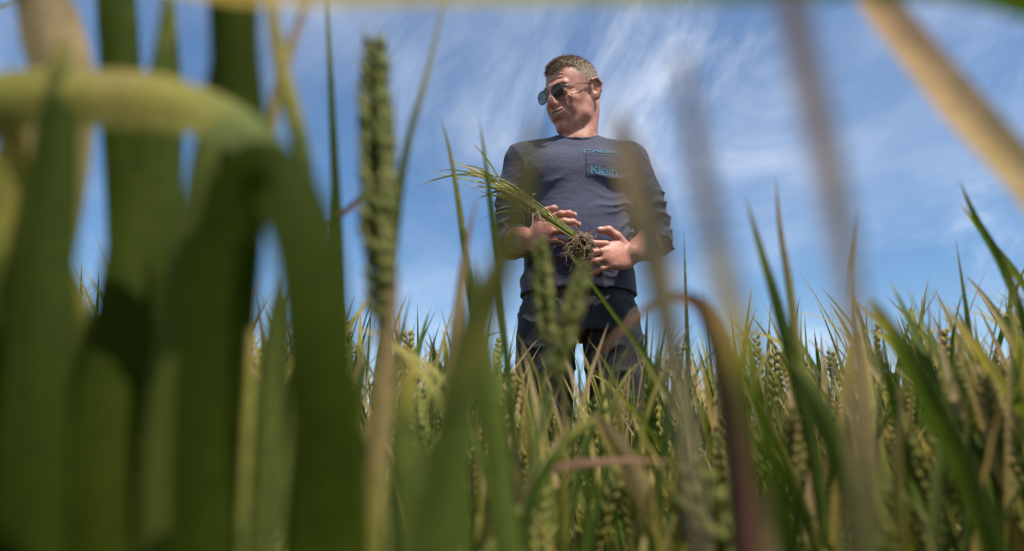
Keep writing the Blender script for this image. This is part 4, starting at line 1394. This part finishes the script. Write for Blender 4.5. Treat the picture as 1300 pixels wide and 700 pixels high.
near_plant('thick green wheat blade with yellow tip leaning left in front of the right-hand crop',
           [([(1300, 800, .30), (1228, 610, .30), (1160, 470, .30), (1120, 405, .30), (1104, 375, .30)], 10.5, .24, LF, 10, {'base': 1}),
            ([(1120, 800, .32), (1085, 640, .32), (1040, 520, .32), (1000, 450, .33)], 12, .1, LF, 0, {'base': 1})])
near_plant('wheat plant with two long green blades crossing at the right edge',
           [([(1340, 520, .62), (1278, 350, .62), (1240, 280, .62), (1217, 228, .62)], 8, .14, LF, 0),
            ([(1360, 450, .7), (1292, 352, .7), (1250, 300, .7), (1216, 255, .7)], 8, .2, LF, 15)], root=(.52, .68))
near_plant('tan topped wheat blade under the hazy grey blade on the right',
           [([(1140, 800, .36), (1106, 600, .36), (1092, 470, .36), (1082, 380, .36), (1090, 265, .36)], 8, .52, LF, 10)])
near_plant('wheat leaf with red withered tip reaching left at the right edge',
           [([(1345, 560, .5), (1280, 500, .5), (1238, 440, .5), (1200, 385, .5)], 10, .36, LF, 20)], root=(.42, .5))
near_plant('upright green wheat blade just right of the man\'s cuff',
           [([(884, 720, 1.15), (876, 520, 1.15), (871, 390, 1.15), (868, 288, 1.15)], 9, .14, LF, 20)])
near_plant('upright thin wheat blade rising above the crop near the right edge',
           [([(1254, 640, .95), (1238, 480, .95), (1226, 390, .95), (1213, 302, .95)], 8, .2, LF, 10)])
near_plant('bleached white wheat blade below the tall green ear',
           [([(492, 700, 1.0), (497, 560, 1.0), (502, 470, 1.0), (510, 380, 1.0)], 10, .9, ST, 10)])
near_plant('wheat plant with bright yellow folded leaf low in front of the man',
           [([(600, 690, .6), (640, 650, .6), (672, 620, .6), (706, 602, .6)], 20, .40, LF, 30, {'w': [12, 20, 26, 18], 'fold': .3}),
            ([(640, 700, .62), (690, 600, .62), (740, 545, .62), (786, 506, .62)], 9, .05, DK, 10)])
near_plant('orange-brown wheat leaf bent in front of the trouser leg',
           [([(862, 800, .5), (840, 700, .5), (806, 610, .5), (780, 565, .5), (758, 532, .5)], 18, .52, LF, 10, {'w': [12, 16, 18, 16, 9]})])
near_plant('pinkish wheat leaf lying level low before the man',
           [([(655, 640, .4), (700, 596, .4), (780, 584, .4), (864, 586, .4)], 6, .3, RD, 30)])
near_plant('pale bleached wheat ear low right of the man\'s legs',
           stems=[([(895, 800, .4), (888, 740, .4), (884, 700, .4)], 1.6, .4)],
           ears=[([(884, 705, .4), (882, 660, .398), (876, 600, .396)], .38, 1.1)])
near_plant('pale leaning wheat ear beside the red leaf\'s foot',
           stems=[([(925, 800, .38), (918, 750, .38), (914, 715, .38)], 1.6, .4)],
           ears=[([(914, 718, .38), (908, 680, .378), (896, 620, .376)], .34, 1.1)])
near_plant('wheat leaf with brown tip low under the arching dark leaf',
           [([(378, 800, .6), (364, 720, .6), (346, 650, .6), (322, 580, .6)], 14, .42, LF, 20)])


def template(lod, has_ear, seed):
    """parts of one wheat plant about 0.72 m high: list of (name, arrays, material)"""
    r = np.random.default_rng(seed)
    ns, nl_, sides, acr = ((10, 14, 6, 4), (6, 9, 4, 2), (4, 5, 3, 2))[lod]
    H = r.uniform(.52, .62)
    lean = r.normal(0, .05, 2)
    top = np.array([lean[0], lean[1], H])
    ax = spline([(0, 0, -.02), (lean[0] * .1, lean[1] * .1, H * .35), (lean[0] * .45, lean[1] * .45, H * .7), top], 16)
    parts = []
    rnd = r.random()
    g = Geo(); tube(g, ax[np.linspace(0, 15, ns).astype(int)], np.linspace(.0024, .0015, ns), sides, (rnd, r.choice([.05, .15, .3])), cap=False)
    parts.append(('stem', g.arrays(), M_STEM))
    nleaf = int(r.integers(4, 7))
    az0 = r.uniform(0, 6.28)
    for q in range(nleaf):
        f = (q + .6) / nleaf
        base = ax[int(f * 15 * .98)]
        az = az0 + q * math.pi + r.normal(0, .5)
        out = np.array([math.cos(az), math.sin(az), 0])
        low = q < 2
        l_ = r.uniform(.19, .36) * (.8 if low else 1)
        a0 = r.uniform(.06, .34)                       # angle from upright at the base
        bend = r.choice([r.uniform(.0, .4), r.uniform(.3, .8), r.uniform(1.2, 2.4)], p=[.72, .23, .05])
        if low: bend += .8
        n_ = nl_
        ang = a0 + bend * np.linspace(0, 1, n_) ** 1.7
        d = np.sin(ang)[:, None] * out + np.cos(ang)[:, None] * np.array([0, 0, 1.0])
        P = base + np.vstack([[0, 0, 0], np.cumsum(d[:-1] * l_ / (n_ - 1), axis=0)])
        P += (np.linspace(0, 1, n_) ** 2)[:, None] * np.append(r.normal(0, .02, 2), 0)
        side = np.cross(out, [0, 0, 1]); tw = np.linspace(0, r.normal(0, .9), n_)
        S = side[None] * np.cos(tw)[:, None] + np.cross(d, side) * np.sin(tw)[:, None]
        dry = r.uniform(.6, 1.0) if (low and r.random() < .55) else r.choice([r.uniform(.02, .2), r.uniform(.2, .36), r.uniform(.36, .7)], p=[.5, .33, .17])
        g = Geo(); ribbon(g, P, leaf_w(n_, r.uniform(.007, .0135)), S, .16, (rnd + r.uniform(-.15, .15), dry), acr, .02)
        parts.append(('leaf', g.arrays(), M_LEAF))
    if has_ear:
        L = r.uniform(.07, .095)
        T0 = unit(ax[-1] - ax[-3])
        P = spline([top, top + T0 * L * .5, top + T0 * L + np.append(r.normal(0, .008, 2), 0)], 12)
        n_ = (18, 14, 7)[lod]
        F_ = ear_frames(spline(P, n_))
        edry = r.choice([.08, .2, .34])
        g = Geo()
        for q in range(n_):
            sx = 1 if q % 2 else -1
            k_ = .8 + .35 * math.sin(math.pi * (q + 1.5) / (n_ + 1.5))
            c, t_, s_, u_ = F_[0][q], F_[1][q], F_[2][q] * sx, F_[3][q]
            if lod == 0:
                for sy in (-1, 1): floret(g, c + u_ * sy * .002, unit(t_ + s_ * .42 + u_ * sy * .3), unit(s_ + u_ * sy * .5), .0125 * k_, .0030 * k_, 5, (rnd, edry), 4)
                p = c + unit(t_ + s_ * .42) * .011 * k_
                tube(g, [p, p + unit(t_ + s_ * .25) * r.uniform(.008, .03)], [.00045, .0001], 3, (rnd, edry + .2), cap=False)
            else:
                floret(g, c, unit(t_ + s_ * .45), s_, .0135 * k_ * (1, 1, 1.9)[lod], .0040 * k_, 4, (rnd, edry), 4 if lod == 1 else 3)
                if lod == 1 and q % 2: tube(g, [c + t_ * .01, c + unit(t_ + s_ * .3) * .035], [.0005, .0001], 3, (rnd, edry + .2), cap=False)
        parts.append(('ear', g.arrays(), M_EAR))
    zmax = max(p[1][0][:, 2].max() for p in parts)
    tip = max(((p[1][0][p[1][0][:, 2].argmax()]) for p in parts), key=lambda v: v[2])
    return parts, zmax, tip


NT = 18
TPL = [[template(l_, q % 7 < 2, 500 + q) for q in range(NT)] for l_ in range(3)]
MESHES = {}


def tmesh(l_, q, w):
    if (l_, q, w) not in MESHES:
        nm, ar, mat = TPL[l_][q][0][w]
        MESHES[(l_, q, w)] = raw_mesh(nm, *ar, mat)
    return MESHES[(l_, q, w)]


# crop height over the frame: the tops that stand against the sky
LX = [-400, 0, 300, 440, 520, 640, 700, 830, 900, 1000, 1150, 1300, 1700]
LY = [280, 300, 310, 325, 340, 370, 385, 378, 360, 335, 325, 300, 270]
r = np.random.default_rng(77)
spots = []


def scatter(y0, y1, dens, spread, xextra, ring=None):
    area = (spread * (y0 + y1) / 2 + xextra) * 2 * (y1 - y0)
    for _ in range(int(area * dens)):
        y = y0 + (y1 - y0) * r.random()
        half = spread * y + xextra
        x = r.uniform(-half, half)
        spots.append((x, y))


scatter(.32, .46, 90, .85, .1)
scatter(.40, .85, 520, .85, .15)
scatter(.85, 1.2, 330, .85, .15)
scatter(1.2, 3.2, 135, .85, .15)
n_near = len(spots)
scatter(3.2, 8, 24, .85, .3)
n_mid = len(spots)
scatter(8, 20, 8, .85, .5)
n_far = len(spots)
for _ in range(900):                                   # unseen crop beside and behind the lens, kept close at left to shade leaves
    x, y = r.uniform(-1.3, 1.3), r.uniform(-1.1, .55)
    if math.hypot(x, y) > (.15 if x < -.10 and y > -.12 else .46) and not (y > -.02 and abs(x) < .85 * y + .08): spots.append((x, y))
plan = []
for k_, (x, y) in enumerate(spots):
    if math.hypot((x - MX) / .24, (y - MY) / .20) < 1: continue
    q = int(r.integers(NT)); rot = r.uniform(0, 6.283)
    lod = 0 if k_ < n_near and y < .95 else (1 if k_ < n_near or k_ >= n_far else 2)
    sc = r.normal(1.12, .15)
    parts, zmax, tip = TPL[lod][q]
    if y > .3:
        c_, s_ = math.cos(rot), math.sin(rot)
        for _ in range(2):
            tp = np.array([x + sc * (tip[0] * c_ - tip[1] * s_), y + sc * (tip[0] * s_ + tip[1] * c_), sc * tip[2]])
            px, py = to_px(tp)
            lim = np.interp(px, LX, LY) + abs(r.normal(0, 62)) - (r.uniform(30, 130) if r.random() < .16 and not 600 < px < 850 else 0) + (60 if y < .46 else 0)
            if k_ < n_near and py < lim:
                D = at(px, lim, tp[1])
                sc *= max(D[2], .05) / tp[2]
        if sc < .56: continue
    if k_ >= n_far:                                    # none of these may hang into the picture
        c_, s_ = math.cos(rot), math.sin(rot)
        vv = np.concatenate([p[1][0] for p in parts]) @ (np.array([[c_, s_, 0], [-s_, c_, 0], [0, 0, 1]]) * sc) + np.array([x, y, 0])
        vv = vv[vv[:, 1] > .03]
        if len(vv):
            px, py = to_px(vv)
            if ((px > -30) & (px < 1330) & (py > -30) & (py < 730)).any() or np.linalg.norm(vv - np.array([0, 0, CAM_H]), axis=1).min() < .07: continue
    plan.append((x, y, q, rot, sc, lod, k_))

# the largest in view stand as individuals
order = sorted([p for p in plan if p[1] > .45], key=lambda p: p[1] * p[1] + p[0] ** 2)
cand = []
for p in order:
    px, py = to_px(np.array([p[0], p[1], .55]))
    if -40 < px < 1340: cand.append(p)
cand = cand[:236]
chosen = {p[6] for p in cand}
STATE = {True: 'eared wheat plant', False: 'earless wheat plant'}
MARKS = [(30, 'the dark leaf at the left edge'), (140, 'the olive leaves'), (240, 'the arching leaf\'s left leg'), (345, 'the gap under the arching leaf'), (425, 'the arching leaf\'s right leg'),
         (490, 'the tall green ear'), (590, 'the bleached bent blade'), (690, 'the pale ear'), (770, 'the slanting light green stalk'), (865, 'the red leaf\'s bend'),
         (935, 'the red leaf\'s foot'), (1010, 'the lone brown-tipped blade'), (1095, 'the tan topped blade'), (1180, 'the thick green blade'), (1280, 'the crossing blades')]
ORD = 'first second third fourth fifth sixth seventh eighth ninth tenth eleventh twelfth thirteenth fourteenth fifteenth sixteenth seventeenth eighteenth nineteenth twentieth last'.split()
RANK = {}
for x, y, q, rot, sc, lod, k_ in cand:
    parts = TPL[lod][q][0]
    px, _ = to_px(np.array([x, y, .6]))
    near_ = y < 1.0
    zone = ('left of the man' if px < 620 else 'before the man\'s legs' if px < 850 else 'right of the man')
    row = 'in nearer rows' if near_ else 'farther back'
    dryness = np.mean([p[1][3][:, 2].mean() for p in parts if p[0] == 'leaf'])
    state = 'green' if dryness < .3 else 'half-withered'
    mark = MARKS[int(np.argmin([abs(px - m_[0]) for m_ in MARKS]))][1]
    key = (state, parts[-1][0] == 'ear', mark)
    RANK[key] = RANK.get(key, 0) + 1                    # counted from the front, as the list is sorted by distance
    label = f"{ORD[RANK[key] - 1]} {state} {STATE[key[1]]}, counting back behind {mark}"
    e = tag(empty('wheat_plant', (x, y, ground_z(x, y))), label, 'wheat', f'{state} wheat plants {row} {zone}')
    e.rotation_euler = (0, 0, rot); e.scale = (sc, sc, sc)
    for w in range(len(parts)): put(parts[w][0], tmesh(lod, q, w), e)

# the rest of the crop, past counting: one mass
mats = [M_STEM, M_LEAF, M_EAR]
av, aq, at_, ac, mq, mt, off = [], [], [], [], [], [], 0
for x, y, q, rot, sc, lod, k_ in plan:
    if k_ in chosen: continue
    c_, s_ = math.cos(rot), math.sin(rot)
    M3 = np.array([[c_, s_, 0], [-s_, c_, 0], [0, 0, 1]]) * sc
    jit = r.uniform(0, 1)
    for nm, (v, qd, tr_, c), mat in TPL[lod][q][0]:
        av.append(v @ M3 + np.array([x, y, ground_z(x, y)])); aq.append(qd + off); at_.append(tr_ + off)
        cc = c.copy(); cc[:, 1] += jit; ac.append(cc)
        mi = mats.index(mat)
        mq.append(np.full(len(qd), mi)); mt.append(np.full(len(tr_), mi))
        off += len(v)
me = raw_mesh('wheat_crop', np.concatenate(av), np.concatenate(aq), np.concatenate(at_), np.concatenate(ac), None)
for mat in mats: me.materials.append(mat)
me.polygons.foreach_set('material_index', np.concatenate(mq + mt).astype(np.int32))
tag(put('wheat_crop', me), 'dense green wheat crop filling the field behind the man', 'wheat', None, 'stuff')
print('TRIS', sum(len(o.data.loop_triangles) or len(o.data.polygons) * 2 for o in bpy.data.objects if o.type == 'MESH' and o.data.users == 1), 'objects', len(bpy.data.objects))
